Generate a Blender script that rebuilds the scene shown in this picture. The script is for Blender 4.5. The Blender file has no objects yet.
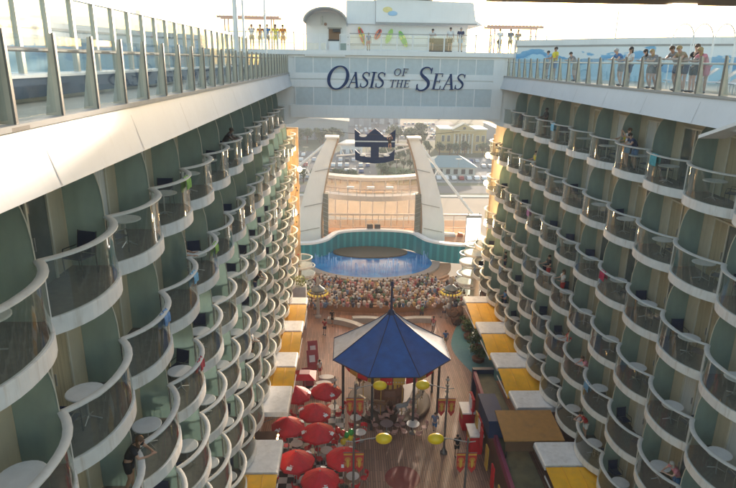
import bpy, bmesh, math, random
from mathutils import Vector, Matrix
R = math.radians
random.seed(7)
S = bpy.context.scene
COL = S.collection

# ---------------------------------------------------------------- camera
FPX = 590.0
def make_camera():
    p, y, r = R(17.2), R(-2.05), R(0.9)
    f = Vector((-math.sin(y)*math.cos(p), math.cos(y)*math.cos(p), -math.sin(p)))
    ri = Vector((math.cos(y), math.sin(y), 0)); u = ri.cross(f)
    r2 = math.cos(r)*ri + math.sin(r)*u; u2 = -math.sin(r)*ri + math.cos(r)*u
    cd = bpy.data.cameras.new('camera'); c = bpy.data.objects.new('camera', cd); COL.objects.link(c)
    m = Matrix((r2, u2, -f)).transposed().to_4x4(); m.translation = Vector((-3.95, 0, 26))
    c.matrix_world = m
    cd.sensor_width = 36; cd.lens = FPX/736*36; cd.clip_start = .1; cd.clip_end = 6000
    S.camera = c
    return c, f, r2, u2
CAM, CF, CR, CU = make_camera()
def seen(p, mx=90, my=90):
    v = Vector(p) - Vector((-3.95, 0, 26)); d = v.dot(CF)
    if d < .5: return False
    x = 368 + FPX*v.dot(CR)/d; y = 244 - FPX*v.dot(CU)/d
    return -mx < x < 736+mx and -my < y < 488+my

# ---------------------------------------------------------------- light
SUN_AZ, SUN_EL = 16.0, 8.0        # azimuth to the right of +Y
w = bpy.data.worlds.new('World'); S.world = w; w.use_nodes = True
nt = w.node_tree; bg = nt.nodes['Background']
sky = nt.nodes.new('ShaderNodeTexSky'); sky.sky_type = 'NISHITA'; sky.sun_disc = False
sky.sun_elevation = R(SUN_EL); sky.sun_rotation = R(SUN_AZ); sky.dust_density = 1.6; sky.air_density = 1.0; sky.ozone_density = 1.0
wt = nt.nodes.new('ShaderNodeMix'); wt.data_type = 'RGBA'; wt.blend_type = 'MULTIPLY'; wt.inputs[0].default_value = 1; wt.inputs[7].default_value = (1.06, 1.0, .93, 1)   # warm evening air
nt.links.new(sky.outputs[0], wt.inputs[6]); nt.links.new(wt.outputs[2], bg.inputs[0]); bg.inputs[1].default_value = 0.15
sl = bpy.data.lights.new('sun', 'SUN'); sl.energy = 2.0; sl.angle = R(1.0); sl.color = (1, .84, .68)
so = bpy.data.objects.new('sun', sl); COL.objects.link(so)
sd = Vector((math.sin(R(SUN_AZ))*math.cos(R(SUN_EL)), math.cos(R(SUN_AZ))*math.cos(R(SUN_EL)), math.sin(R(SUN_EL))))
so.rotation_euler = sd.to_track_quat('Z', 'Y').to_euler()
S.view_settings.view_transform = 'Standard'; S.view_settings.look = 'None'
S.view_settings.gamma = 1; S.view_settings.use_curve_mapping = False
S.view_settings.exposure = 1.8
cy = S.cycles
cy.max_bounces = 8; cy.transparent_max_bounces = 40; cy.glossy_bounces = 3; cy.diffuse_bounces = 4
cy.sample_clamp_indirect = 6
try:
    cy.use_denoising = True
except Exception: pass

# ---------------------------------------------------------------- materials
MATS = {}
def mat(name, col, rough=.6, metal=0, var=.08, scale=3, bump=0, emit=0, spec=.5, col2=None, stretch=None):
    if name in MATS: return MATS[name]
    m = bpy.data.materials.new(name); m.use_nodes = True; n = m.node_tree; b = n.nodes['Principled BSDF']
    b.inputs['Roughness'].default_value = rough; b.inputs['Metallic'].default_value = metal
    b.inputs['Specular IOR Level'].default_value = spec
    tc = n.nodes.new('ShaderNodeTexCoord'); mp = n.nodes.new('ShaderNodeMapping')
    n.links.new(tc.outputs['Object'], mp.inputs[0])
    if stretch: mp.inputs['Scale'].default_value = stretch
    nz = n.nodes.new('ShaderNodeTexNoise'); nz.inputs['Scale'].default_value = scale; nz.inputs['Detail'].default_value = 5
    n.links.new(mp.outputs[0], nz.inputs['Vector'])
    rp = n.nodes.new('ShaderNodeValToRGB'); rp.color_ramp.elements[0].position = .3; rp.color_ramp.elements[1].position = .7
    c2 = col2 or tuple(min(1, c*(1+var)) for c in col); c1 = tuple(c*(1-var) for c in col) if not col2 else col
    rp.color_ramp.elements[0].color = (*c1, 1); rp.color_ramp.elements[1].color = (*c2, 1)
    n.links.new(nz.outputs['Fac'], rp.inputs[0]); n.links.new(rp.outputs[0], b.inputs['Base Color'])
    if bump:
        bp = n.nodes.new('ShaderNodeBump'); bp.inputs['Strength'].default_value = bump; bp.inputs['Distance'].default_value = .02
        n.links.new(nz.outputs['Fac'], bp.inputs['Height']); n.links.new(bp.outputs[0], b.inputs['Normal'])
    if emit:
        b.inputs['Emission Color'].default_value = (*col, 1); b.inputs['Emission Strength'].default_value = emit
    MATS[name] = m
    return m
def glass(name, tint, gloss=.1, rough=.03, frost=0, frostcol=(.5, .6, .55)):
    if name in MATS: return MATS[name]
    m = bpy.data.materials.new(name); m.use_nodes = True; n = m.node_tree; n.nodes.clear()
    out = n.nodes.new('ShaderNodeOutputMaterial'); tr = n.nodes.new('ShaderNodeBsdfTransparent'); tr.inputs[0].default_value = (*tint, 1)
    gl = n.nodes.new('ShaderNodeBsdfGlossy'); gl.inputs['Roughness'].default_value = rough
    lw = n.nodes.new('ShaderNodeLayerWeight'); lw.inputs[0].default_value = .5
    pw = n.nodes.new('ShaderNodeMath'); pw.operation = 'POWER'; pw.inputs[1].default_value = 4.0; n.links.new(lw.outputs['Facing'], pw.inputs[0])
    fr = n.nodes.new('ShaderNodeMath'); fr.operation = 'MULTIPLY_ADD'; fr.inputs[1].default_value = .65; fr.inputs[2].default_value = .075; n.links.new(pw.outputs[0], fr.inputs[0])
    mx = n.nodes.new('ShaderNodeMixShader')
    # dirt and smears over the pane scatter a little light
    df = n.nodes.new('ShaderNodeBsdfTranslucent'); df.inputs[0].default_value = (*frostcol, 1)
    d2 = n.nodes.new('ShaderNodeBsdfDiffuse'); d2.inputs[0].default_value = (*frostcol, 1)
    ad = n.nodes.new('ShaderNodeMixShader'); ad.inputs[0].default_value = .5
    n.links.new(df.outputs[0], ad.inputs[1]); n.links.new(d2.outputs[0], ad.inputs[2])
    tc = n.nodes.new('ShaderNodeTexCoord'); mp = n.nodes.new('ShaderNodeMapping'); mp.inputs['Scale'].default_value = (1.5, 1.5, .6)
    nz = n.nodes.new('ShaderNodeTexNoise'); nz.inputs['Scale'].default_value = 1.3; nz.inputs['Detail'].default_value = 4
    n.links.new(tc.outputs['Object'], mp.inputs[0]); n.links.new(mp.outputs[0], nz.inputs['Vector'])
    mr = n.nodes.new('ShaderNodeMapRange'); mr.inputs['To Min'].default_value = frost*.6; mr.inputs['To Max'].default_value = frost*1.4
    n.links.new(nz.outputs['Fac'], mr.inputs['Value'])
    m2 = n.nodes.new('ShaderNodeMixShader')
    n.links.new(mr.outputs[0], m2.inputs[0]); n.links.new(tr.outputs[0], m2.inputs[1]); n.links.new(ad.outputs[0], m2.inputs[2])
    n.links.new(fr.outputs[0], mx.inputs[0]); n.links.new(m2.outputs[0], mx.inputs[1]); n.links.new(gl.outputs[0], mx.inputs[2])
    n.links.new(mx.outputs[0], out.inputs[0])
    MATS[name] = m
    return m
def mat_planks():
    m = mat('boardwalk_planks', (.16, .105, .075), .42)
    n = m.node_tree; b = n.nodes['Principled BSDF']
    tc = n.nodes.new('ShaderNodeTexCoord'); mp = n.nodes.new('ShaderNodeMapping'); mp.inputs['Rotation'].default_value = (0, 0, R(90))
    n.links.new(tc.outputs['Object'], mp.inputs[0])
    br = n.nodes.new('ShaderNodeTexBrick'); br.inputs['Scale'].default_value = 1
    br.inputs['Brick Width'].default_value = 2.2; br.inputs['Row Height'].default_value = .16; br.inputs['Mortar Size'].default_value = .012
    br.inputs['Color1'].default_value = (.48, .26, .175, 1); br.inputs['Color2'].default_value = (.32, .17, .115, 1); br.inputs['Mortar'].default_value = (.05, .035, .03, 1)
    n.links.new(mp.outputs[0], br.inputs['Vector'])
    nz = n.nodes.new('ShaderNodeTexNoise'); nz.inputs['Scale'].default_value = .5; nz.inputs['Detail'].default_value = 6
    n.links.new(tc.outputs['Object'], nz.inputs['Vector'])
    mx = n.nodes.new('ShaderNodeMix'); mx.data_type = 'RGBA'; mx.blend_type = 'MULTIPLY'; mx.inputs[0].default_value = .55
    rp = n.nodes.new('ShaderNodeValToRGB'); rp.color_ramp.elements[0].position = .3; rp.color_ramp.elements[0].color = (.6, .56, .52, 1); rp.color_ramp.elements[1].position = .65
    n.links.new(nz.outputs['Fac'], rp.inputs[0]); n.links.new(br.outputs[0], mx.inputs[6]); n.links.new(rp.outputs[0], mx.inputs[7])
    n.links.new(mx.outputs[2], b.inputs['Base Color'])
    r2 = n.nodes.new('ShaderNodeMapRange'); r2.inputs['To Min'].default_value = .25; r2.inputs['To Max'].default_value = .6
    n.links.new(nz.outputs['Fac'], r2.inputs['Value']); n.links.new(r2.outputs[0], b.inputs['Roughness'])
    return m
def mat_checker():
    m = mat('checker_tiles', (.5, .5, .5), .3); n = m.node_tree; b = n.nodes['Principled BSDF']
    tc = n.nodes.new('ShaderNodeTexCoord'); ck = n.nodes.new('ShaderNodeTexChecker'); ck.inputs['Scale'].default_value = 1/.6
    ck.inputs['Color1'].default_value = (.62, .6, .56, 1); ck.inputs['Color2'].default_value = (.012, .012, .014, 1)
    n.links.new(tc.outputs['Object'], ck.inputs['Vector']); n.links.new(ck.outputs[0], b.inputs['Base Color'])
    return m
def mat_island(name, cols, rough=.7):
    m = mat(name, (.5, .5, .5), rough); n = m.node_tree; b = n.nodes['Principled BSDF']
    g = n.nodes.new('ShaderNodeNewGeometry'); rp = n.nodes.new('ShaderNodeValToRGB'); rp.color_ramp.interpolation = 'CONSTANT'
    e = rp.color_ramp.elements
    e[0].color = (*cols[0], 1)
    e[1].position = 1/len(cols); e[1].color = (*cols[1], 1)
    for i in range(2, len(cols)):
        q = e.new(i/len(cols)); q.color = (*cols[i], 1)
    n.links.new(g.outputs['Random Per Island'], rp.inputs[0]); n.links.new(rp.outputs[0], b.inputs['Base Color'])
    return m
def mat_stripes(name, c1, c2, freq, axis=0, rough=.7, thin=.5):
    m = mat(name, c1, rough); n = m.node_tree; b = n.nodes['Principled BSDF']
    tc = n.nodes.new('ShaderNodeTexCoord'); sp = n.nodes.new('ShaderNodeSeparateXYZ'); n.links.new(tc.outputs['Object'], sp.inputs[0])
    mu = n.nodes.new('ShaderNodeMath'); mu.operation = 'MULTIPLY'; mu.inputs[1].default_value = freq; n.links.new(sp.outputs[axis], mu.inputs[0])
    fr = n.nodes.new('ShaderNodeMath'); fr.operation = 'FRACT'; n.links.new(mu.outputs[0], fr.inputs[0])
    lt = n.nodes.new('ShaderNodeMath'); lt.operation = 'LESS_THAN'; lt.inputs[1].default_value = thin; n.links.new(fr.outputs[0], lt.inputs[0])
    mx = n.nodes.new('ShaderNodeMix'); mx.data_type = 'RGBA'; mx.inputs[6].default_value = (*c1, 1); mx.inputs[7].default_value = (*c2, 1)
    n.links.new(lt.outputs[0], mx.inputs[0]); n.links.new(mx.outputs[2], b.inputs['Base Color'])
    return m

M_WHITE = mat('white_ship_paint', (.80, .80, .80), .38, var=.03, scale=.7)
M_SLAB = mat('balcony_white_paint', (.74, .72, .69), .45, var=.07, scale=2.5)
M_RAILW = mat('handrail_pale_paint', (.62, .61, .57), .35, var=.05, scale=4)
M_DECKIN = mat('balcony_floor', (.11, .10, .085), .7, var=.2, scale=6)
M_WALL = mat('cabin_wall_cream', (.54, .46, .33), .6, var=.08, scale=1.1)
M_DOOR = mat('cabin_door_curtain', (.37, .30, .185), .35, var=.25, scale=2, stretch=(1, 9, .25))
M_DOOR2 = mat('dark_door_glass', (.10, .11, .10), .08, var=.3, scale=1)
M_DOOR3 = mat('white_sheer_curtain', (.55, .54, .50), .6, var=.2, scale=2, stretch=(1, 14, .2))
M_DFRAME = mat('cabin_door_frame', (.55, .5, .4), .4)
M_GLASS = glass('balcony_glass', (.84, .88, .85), frost=.14, frostcol=(.50, .57, .53))
M_FROST = glass('frosted_divider_glass', (.62, .72, .70), frost=.6, frostcol=(.38, .49, .48), rough=.3)
M_SCREEN = glass('windscreen_glass', (.93, .97, .98), frost=.035, frostcol=(.7, .8, .82))
M_GREYPANEL = mat('grey_blue_panel', (.54, .59, .61), .5, var=.05)
M_SEAM = mat('plate_seam_grey', (.40, .40, .42), .5)
M_NAVY = mat('navy_letter_paint', (.008, .035, .12), .5, spec=.2)
M_FIN = mat('stanchion_beige_metal', (.52, .48, .40), .4, metal=.3)
M_FINDK = mat('stanchion_edge_grey', (.17, .16, .15), .4, metal=.5)
M_COPPER = mat('teak_handrail', (.36, .22, .16), .4)
M_GREYTRIM = mat('grey_trim', (.34, .33, .32), .5)
M_CREAMDK = mat('pool_deck_cream', (.58, .53, .42), .6, var=.1, scale=1.5)
M_POOLBLUE = mat('pool_surround_blue', (.010, .045, .10), .75, spec=.1, var=.25, scale=.6)
M_STEEL = mat('steel', (.45, .45, .46), .35, metal=.8)
M_DARK = mat('dark_grey', (.035, .035, .04), .5)
M_NAVYF = mat('navy_mesh_fabric', (.012, .02, .06), .7)
M_TTOP = mat('white_table_top', (.74, .73, .72), .35)
M_RED = mat('red_canvas', (.66, .010, .022), .6, var=.15, scale=2)
M_YEL = mat('yellow_awning_canvas', (.90, .45, .012), .45, var=.12, scale=1.2, bump=.5)
M_AWHITE = mat('white_awning_panel', (.78, .77, .76), .4)
M_BROWNAW = mat('brown_awning', (.40, .19, .045), .6)
M_BLUECAN = mat('royal_blue_canvas', (.015, .10, .38), .5, var=.22, scale=1.3, bump=.8)
M_WCAN = mat('white_canvas', (.62, .64, .70), .6)
M_BULB = mat('warm_bulb', (1, .62, .25), .5, emit=5)
M_WOODR = mat('red_brown_wood', (.19, .075, .04), .45)
M_PINKW = mat('pale_wicker', (.55, .30, .26), .6)
M_GOLD = mat('gold_paint', (.60, .36, .05), .4)
M_GREEN = mat('green_leaf', (.05, .10, .02), .6, var=.5, scale=1)

def weather(m, amount, tint=(.42, .33, .24), sc=(3.5, 3.5, .35)):
    n = m.node_tree; b = n.nodes['Principled BSDF']; src = b.inputs['Base Color'].links[0].from_socket
    tc = n.nodes.new('ShaderNodeTexCoord'); mp = n.nodes.new('ShaderNodeMapping'); mp.inputs['Scale'].default_value = sc
    nz = n.nodes.new('ShaderNodeTexNoise'); nz.inputs['Scale'].default_value = 1.6; nz.inputs['Detail'].default_value = 8; nz.inputs['Roughness'].default_value = .65
    oi = n.nodes.new('ShaderNodeObjectInfo'); va = n.nodes.new('ShaderNodeVectorMath'); va.operation = 'ADD'
    n.links.new(tc.outputs['Object'], va.inputs[0]); n.links.new(oi.outputs['Location'], va.inputs[1]); n.links.new(va.outputs[0], mp.inputs[0]); n.links.new(mp.outputs[0], nz.inputs['Vector'])
    rp = n.nodes.new('ShaderNodeValToRGB'); rp.color_ramp.elements[0].position = .52; rp.color_ramp.elements[0].color = (0, 0, 0, 1); rp.color_ramp.elements[1].position = .78; rp.color_ramp.elements[1].color = (amount,)*3+(1,)
    n.links.new(nz.outputs['Fac'], rp.inputs[0])
    mx = n.nodes.new('ShaderNodeMix'); mx.data_type = 'RGBA'; mx.inputs[7].default_value = (*tint, 1)
    n.links.new(rp.outputs[0], mx.inputs[0]); n.links.new(src, mx.inputs[6]); n.links.new(mx.outputs[2], b.inputs['Base Color'])
weather(M_WHITE, .22, (.5, .48, .45)); weather(M_SLAB, .7); weather(M_RAILW, .5, (.4, .36, .3)); weather(M_AWHITE, .6, (.45, .42, .38), (1.5, 1.5, 1.5)); weather(M_YEL, .45, (.5, .3, .08), (1.2, 1.2, 1.2))
weather(M_WALL, .5, (.36, .30, .20)); weather(M_RED, .35, (.25, .02, .02), (2, 2, 2)); weather(M_BLUECAN, .5, (.03, .10, .24), (1, 1, 1)); weather(M_WCAN, .6, (.4, .34, .3), (1, 1, 1)); weather(M_BROWNAW, .6, (.2, .12, .06), (1, 1, 1))

# ---------------------------------------------------------------- mesh builder
class MB:
    def __init__(s): s.v = []; s.f = []; s.m = []; s.mats = []
    def mi(s, m):
        if m not in s.mats: s.mats.append(m)
        return s.mats.index(m)
    def add(s, vs, fs, m):
        o = len(s.v); k = s.mi(m); s.v += [tuple(v) for v in vs]
        for f in fs: s.f.append(tuple(i+o for i in f)); s.m.append(k)
        return s
    def box(s, x0, x1, y0, y1, z0, z1, m):
        vs = [(x, y, z) for z in (z0, z1) for y in (y0, y1) for x in (x0, x1)]
        return s.add(vs, [(0, 2, 3, 1), (4, 5, 7, 6), (0, 1, 5, 4), (2, 6, 7, 3), (0, 4, 6, 2), (1, 3, 7, 5)], m)
    def obox(s, c, sz, rot, m):       # oriented box; rot = Euler tuple
        from mathutils import Euler
        e = Euler(rot).to_matrix(); c = Vector(c)
        vs = [c + e @ Vector((x*sz[0]/2, y*sz[1]/2, z*sz[2]/2)) for z in (-1, 1) for y in (-1, 1) for x in (-1, 1)]
        return s.add(vs, [(0, 2, 3, 1), (4, 5, 7, 6), (0, 1, 5, 4), (2, 6, 7, 3), (0, 4, 6, 2), (1, 3, 7, 5)], m)
    def tube(s, pts, r, m, n=8, caps=True, r1=None, flat=None):
        pts = [Vector(p) for p in pts]; L = len(pts); vs = []; fs = []
        for i, p in enumerate(pts):
            t = (pts[min(i+1, L-1)] - pts[max(i-1, 0)]).normalized()
            up = Vector((0, 0, 1)) if abs(t.z) < .9 else Vector((0, 1, 0))
            a = t.cross(up).normalized(); b = a.cross(t).normalized()
            rr = r if r1 is None else r + (r1-r)*i/max(1, L-1)
            for k in range(n):
                q = 2*math.pi*(k+.5)/n
                fa, fb = (flat if flat else (1, 1))
                vs.append(p + a*math.cos(q)*rr*fa + b*math.sin(q)*rr*fb)
        for i in range(L-1):
            for k in range(n):
                k2 = (k+1) % n; fs.append((i*n+k, (i+1)*n+k, (i+1)*n+k2, i*n+k2))
        if caps: fs.append(tuple(range(n))); fs.append(tuple((L-1)*n + n-1-k for k in range(n)))
        return s.add(vs, fs, m)
    def lathe(s, prof, m, c=(0, 0, 0), n=20, sx=1, sy=1):
        vs = []; fs = []
        for (r, z) in prof:
            for k in range(n):
                a = 2*math.pi*k/n; vs.append((c[0]+r*sx*math.cos(a), c[1]+r*sy*math.sin(a), c[2]+z))
        for i in range(len(prof)-1):
            for k in range(n):
                k2 = (k+1) % n; fs.append((i*n+k, i*n+k2, (i+1)*n+k2, (i+1)*n+k))
        fs.append(tuple(n-1-k for k in range(n))); fs.append(tuple((len(prof)-1)*n+k for k in range(n)))
        return s.add(vs, fs, m)
    def ball(s, c, rx, ry, rz, m, n=12, k=7):
        prof = [(math.sin(math.pi*i/k), -math.cos(math.pi*i/k)) for i in range(k+1)]
        prof[0] = (.02, -1); prof[-1] = (.02, 1)
        vs = []; fs = []
        for (r, z) in prof:
            for j in range(n):
                a = 2*math.pi*j/n; vs.append((c[0]+r*rx*math.cos(a), c[1]+r*ry*math.sin(a), c[2]+z*rz))
        for i in range(k):
            for j in range(n):
                j2 = (j+1) % n; fs.append((i*n+j, i*n+j2, (i+1)*n+j2, (i+1)*n+j))
        return s.add(vs, fs, m)
    def prism(s, poly, a0, a1, m, axis='z'):
        """poly 2D; axis z: (x,y); axis y: (x,z); axis x: (y,z)"""
        def P(p, a):
            return (p[0], p[1], a) if axis == 'z' else ((p[0], a, p[1]) if axis == 'y' else (a, p[0], p[1]))
        n = len(poly); vs = [P(p, a0) for p in poly] + [P(p, a1) for p in poly]
        fs = [tuple(range(n))[::-1], tuple(range(n, 2*n))] + [(i, (i+1) % n, n+(i+1) % n, n+i) for i in range(n)]
        return s.add(vs, fs, m)
    def mesh(s, name, smooth=False):
        me = bpy.data.meshes.new(name); me.from_pydata(s.v, [], s.f)
        for m in s.mats: me.materials.append(m)
        me.polygons.foreach_set('material_index', s.m)
        bm = bmesh.new(); bm.from_mesh(me); bmesh.ops.recalc_face_normals(bm, faces=bm.faces)
        bm.to_mesh(me); bm.free()
        if smooth:
            me.polygons.foreach_set('use_smooth', [True]*len(me.polygons))
            try: me.set_sharp_from_angle(angle=R(40))
            except Exception: pass
        me.update(); return me
    def obj(s, name, parent=None, smooth=False, loc=None):
        o = bpy.data.objects.new(name, s.mesh(name, smooth)); COL.objects.link(o)
        if parent: o.parent = parent
        if loc: o.location = loc
        return o
def inst(name, me, parent=None, loc=(0, 0, 0), rz=0, mats=None):
    o = bpy.data.objects.new(name, me); COL.objects.link(o); o.location = loc; o.rotation_euler = (0, 0, rz)
    if parent: o.parent = parent
    return o
def empty(name, loc=(0, 0, 0), rz=0):
    o = bpy.data.objects.new(name, None); COL.objects.link(o); o.location = loc; o.rotation_euler = (0, 0, rz); o.empty_display_size = .1
    return o
def tag(o, label, cat, group=None):
    o['label'] = label; o['category'] = cat
    if group: o['group'] = group
    return o
def struct(o): o['kind'] = 'structure'; return o
def copy_tree(o, parent=None):
    c = o.copy(); COL.objects.link(c)
    if parent: c.parent = parent
    for ch in list(o.children): copy_tree(ch, c)
    return c
ORD = ['first', 'second', 'third', 'fourth', 'fifth', 'sixth', 'seventh', 'eighth', 'ninth', 'tenth', 'eleventh', 'twelfth', 'thirteenth',
       'fourteenth', 'fifteenth', 'sixteenth', 'seventeenth', 'eighteenth', 'nineteenth', 'twentieth']

# ================================================================ GROUND / SETTING
def ground():
    b = MB(); b.box(-11, 11, -2, 70, -.4, 0, mat_planks()); struct(b.obj('boardwalk_deck'))
    b = MB(); b.box(-8.6, -4.1, 24, 39.6, .004, .012, mat_checker()); struct(b.obj('checkered_floor'))
    b = MB(); b.lathe([(1.15, .004), (1.15, .012)], mat('red_floor_disc', (.26, .035, .03), .5), c=(-.3, 32.25, 0), n=40); struct(b.obj('red_floor_disc'))
    # turquoise play surface with a wavy edge
    pts = []
    for i in range(13):
        t = i/12; y = 44.5+11.5*t; pts.append((7.6-1.5*math.sin(math.pi*t)**.8 + .1*math.sin(9*t), y))
    pts += [(9.6, 56), (9.6, 44.5)]
    b = MB(); b.prism(pts, .004, .012, mat('turquoise_floor', (.09, .24, .26), .5)); struct(b.obj('turquoise_floor'))
    # terrain, far ashore
    b = MB(); gm = mat('terrain_scrub', (.20, .19, .12), .9, col2=(.12, .15, .07), scale=.02)
    b.add([(-3500, 140, -18), (3500, 140, -18), (3500, 5500, -18), (-3500, 5500, -18)], [(0, 1, 2, 3)], gm); struct(b.obj('terrain'))
    b = MB(); wm = mat('harbour_water', (.03, .07, .08), .15, var=.3, scale=.3, bump=.4)
    b.add([(-3500, -400, -20), (3500, -400, -20), (3500, 150, -20), (-3500, 150, -20)], [(0, 1, 2, 3)], wm); struct(b.obj('harbour_water'))
    b = MB(); b.box(-120, 120, 95, 196, -19.5, -17.9, mat('quay_concrete', (.50, .37, .25), .85, var=.12, scale=.06)); struct(b.obj('quay'))
    b = MB(); b.box(-120, 160, 196, 199, -18.5, -17.7, mat('quay_kerb', (.6, .55, .48), .8)); struct(b.obj('quay_kerb'))
    asph = mat('asphalt', (.17, .165, .16), .85, var=.15, scale=.05)
    b = MB(); b.box(-140, 220, 203, 216, -18.2, -17.98, asph); struct(b.obj('quay_road'))
    b = MB(); b.box(-140, 8, 222, 300, -18.2, -17.97, asph)
    paint = mat('road_paint', (.65, .65, .62), .7)
    for yy in range(226, 300, 14):
        for xx in range(-130, 6, 3): b.box(xx, xx+.15, yy, yy+5, -17.97, -17.955, paint)
    struct(b.obj('car_park'))
    b = MB(); b.box(28, 200, 222, 285, -18.2, -17.97, mat('asphalt_pale', (.30, .29, .27), .85, var=.12, scale=.05))
    for yy in range(226, 282, 14):
        for xx in range(30, 190, 3): b.box(xx, xx+.15, yy, yy+5, -17.97, -17.955, paint)
    struct(b.obj('car_park'))
    b = MB(); b.box(-200, 300, 345, 352, -18.2, -17.96, asph); struct(b.obj('far_road'))
    b = MB(); b.box(-60, 75, 355, 470, -18.2, -17.96, mat('asphalt_mid', (.24, .22, .21), .85, var=.2, scale=.03)); struct(b.obj('far_car_park'))
    # oval lawn
    b = MB(); b.lathe([(1, -.1), (1, .15)], mat('lawn_grass', (.07, .13, .03), .9, var=.3, scale=.4), c=(17, 236, -18), n=40, sx=9, sy=19); struct(b.obj('lawn'))
ground()

# ================================================================ BALCONY WALLS
BP = 3.25; NA = 12
ROWZ = [20.85, 17.65, 14.42, 11.22, 8.02, 4.82]       # underside of each balcony
XB, XI, XW = 9.05, 9.62, 10.65                          # bulge, inner boundary, cabin wall
SAG = XB - XI
def front(t):            # t in 0..1 along one balcony, returns |x|
    u = 2*t-1
    return XI + SAG*(1-abs(u)**2.4)
def balcony_meshes(s):
    """meshes local to (0, y0, zbottom); s=-1 left, +1 right"""
    ts = [i/NA for i in range(NA+1)]
    out = {}
    # slab with a proud white fascia
    b = MB()
    ys = [t*BP for t in ts]; xs = [front(t) for t in ts]
    poly = [(s*x, y) for x, y in zip(xs, ys)] + [(s*XW, BP), (s*XW, 0)]
    if s > 0: poly = poly[::-1]
    n = NA+1
    vs = []; fs = []
    for x, y in zip(xs, ys):
        vs += [(s*x, y, 0), (s*x, y, .36), (s*(x+.09), y, .36), (s*(x+.09), y, .30)]
    for i in range(NA):
        a, c = i*4, i*4+4
        for k in range(3): fs.append((a+k, a+k+1, c+k+1, c+k))
    b.add(vs, fs, M_SLAB)
    vs = [(s*x, y, 0) for x, y in zip(xs, ys)] + [(s*XW, BP, 0), (s*XW, 0, 0)]
    b.add(vs, [tuple(range(len(vs)))], M_SLAB)
    vs = [(s*(x+.09), y, .30) for x, y in zip(xs, ys)] + [(s*XW, BP, .30), (s*XW, 0, .30)]
    b.add(vs, [tuple(range(len(vs)))], M_DECKIN)
    out['slab'] = b.mesh('balcony', False)
    # glass: a strip 12 mm thick, with vertical edges between its panes
    b = MB(); vs = []; fs = []
    for x, y in zip(xs, ys): vs += [(s*(x+.045), min(max(y, .03), BP-.03), .33), (s*(x+.045), min(max(y, .03), BP-.03), 1.50)]
    for i in range(NA): fs.append((2*i, 2*i+1, 2*i+3, 2*i+2))
    b.add(vs, fs, M_GLASS); out['glass'] = b.mesh('glass_panel', True)
    # handrail
    b = MB()
    b.tube([(s*(x+.045), y, 1.53) for x, y in zip(xs, ys)], .10, M_RAILW, n=8, flat=(1, .4))
    out['rail'] = b.mesh('handrail', True)
    for t, nm in ((.012, 'post'), (.988, 'post2')):
        b = MB(); b.tube([(s*(front(t)+.05), t*BP, .34), (s*(front(t)+.05), t*BP, 1.5)], .035, M_RAILW, n=6)
        out[nm] = b.mesh('post', True)
    # frosted divider, rounded towards the rail
    b = MB(); H = 3.2-.02
    prof = [(XI+.10, .32), (XI+.10, 1.6)]
    for i in range(1, 8):
        q = i/7*math.pi/2; prof.append((XI+.10+.62*(1-math.cos(q)**.8), 1.6+1.4*math.sin(q)**.9))
    prof += [(XW-.02, 3.08), (XW-.02, .32)]
    b.prism([(s*x, z) for x, z in prof], -.02, .02, M_FROST, axis='y')
    out['divider'] = b.mesh('divider_panel')
    b = MB(); b.box(min(s*XI, s*(XI+.06)), max(s*XI, s*(XI+.06)), -.03, .03, .3, 1.5, M_RAILW)
    fp = [(XI+.10, 1.5)]+prof[1:-1]
    b.tube([(s*x, 0, z) for x, z in fp], .02, M_DFRAME, n=5)
    out['divframe'] = b.mesh('frame')
    # sliding door set in the wall
    b = MB(); x0, x1 = XW-.06, XW-.01
    b.box(min(s*x0, s*x1), max(s*x0, s*x1), .62, 2.35, .32, 2.6, M_DOOR); out['door'] = b.mesh('sliding_door')
    b = MB(); b.box(min(s*x0, s*x1), max(s*x0, s*x1), .62, 1.45, .32, 2.6, M_DOOR2); b.box(min(s*x0, s*x1), max(s*x0, s*x1), 1.452, 2.35, .32, 2.6, M_DOOR); out['door1'] = b.mesh('sliding_door')
    b = MB(); b.box(min(s*x0, s*x1), max(s*x0, s*x1), .62, 2.35, .32, 2.6, M_DOOR3); out['door2'] = b.mesh('sliding_door')
    b = MB(); b.box(min(s*x0, s*x1), max(s*x0, s*x1), .62, 2.35, .32, 2.6, M_DOOR2); out['door3'] = b.mesh('sliding_door')
    b = MB(); x0, x1 = XW-.10, XW-.005
    for (ya, yb, za, zb) in ((.55, .62, .32, 2.67), (2.35, 2.42, .32, 2.67), (.62, 2.35, 2.6, 2.67), (1.45, 1.52, .32, 2.6)):
        b.box(min(s*x0, s*x1), max(s*x0, s*x1), ya, yb, za, zb, M_DFRAME)
    b.box(min(s*(XW-.13), s*(XW-.10)), max(s*(XW-.13), s*(XW-.10)), 1.55, 1.58, 1.2, 1.5, M_STEEL)
    out['doorframe'] = b.mesh('frame')
    return out
def make_table():
    r = empty('balcony_table')
    b = MB(); b.lathe([(.40, .70), (.43, .715), (.43, .735), (.41, .745)], M_TTOP, n=22); b.obj('tabletop', r)
    b = MB(); b.tube([(0, 0, .04), (0, 0, .70)], .03, M_STEEL, n=6)
    for k in range(4):
        a = k*math.pi/2+.6; b.tube([(0, 0, .12), (.3*math.cos(a), .3*math.sin(a), .015)], .018, M_STEEL, n=5)
    b.obj('pedestal', r); return r
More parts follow.
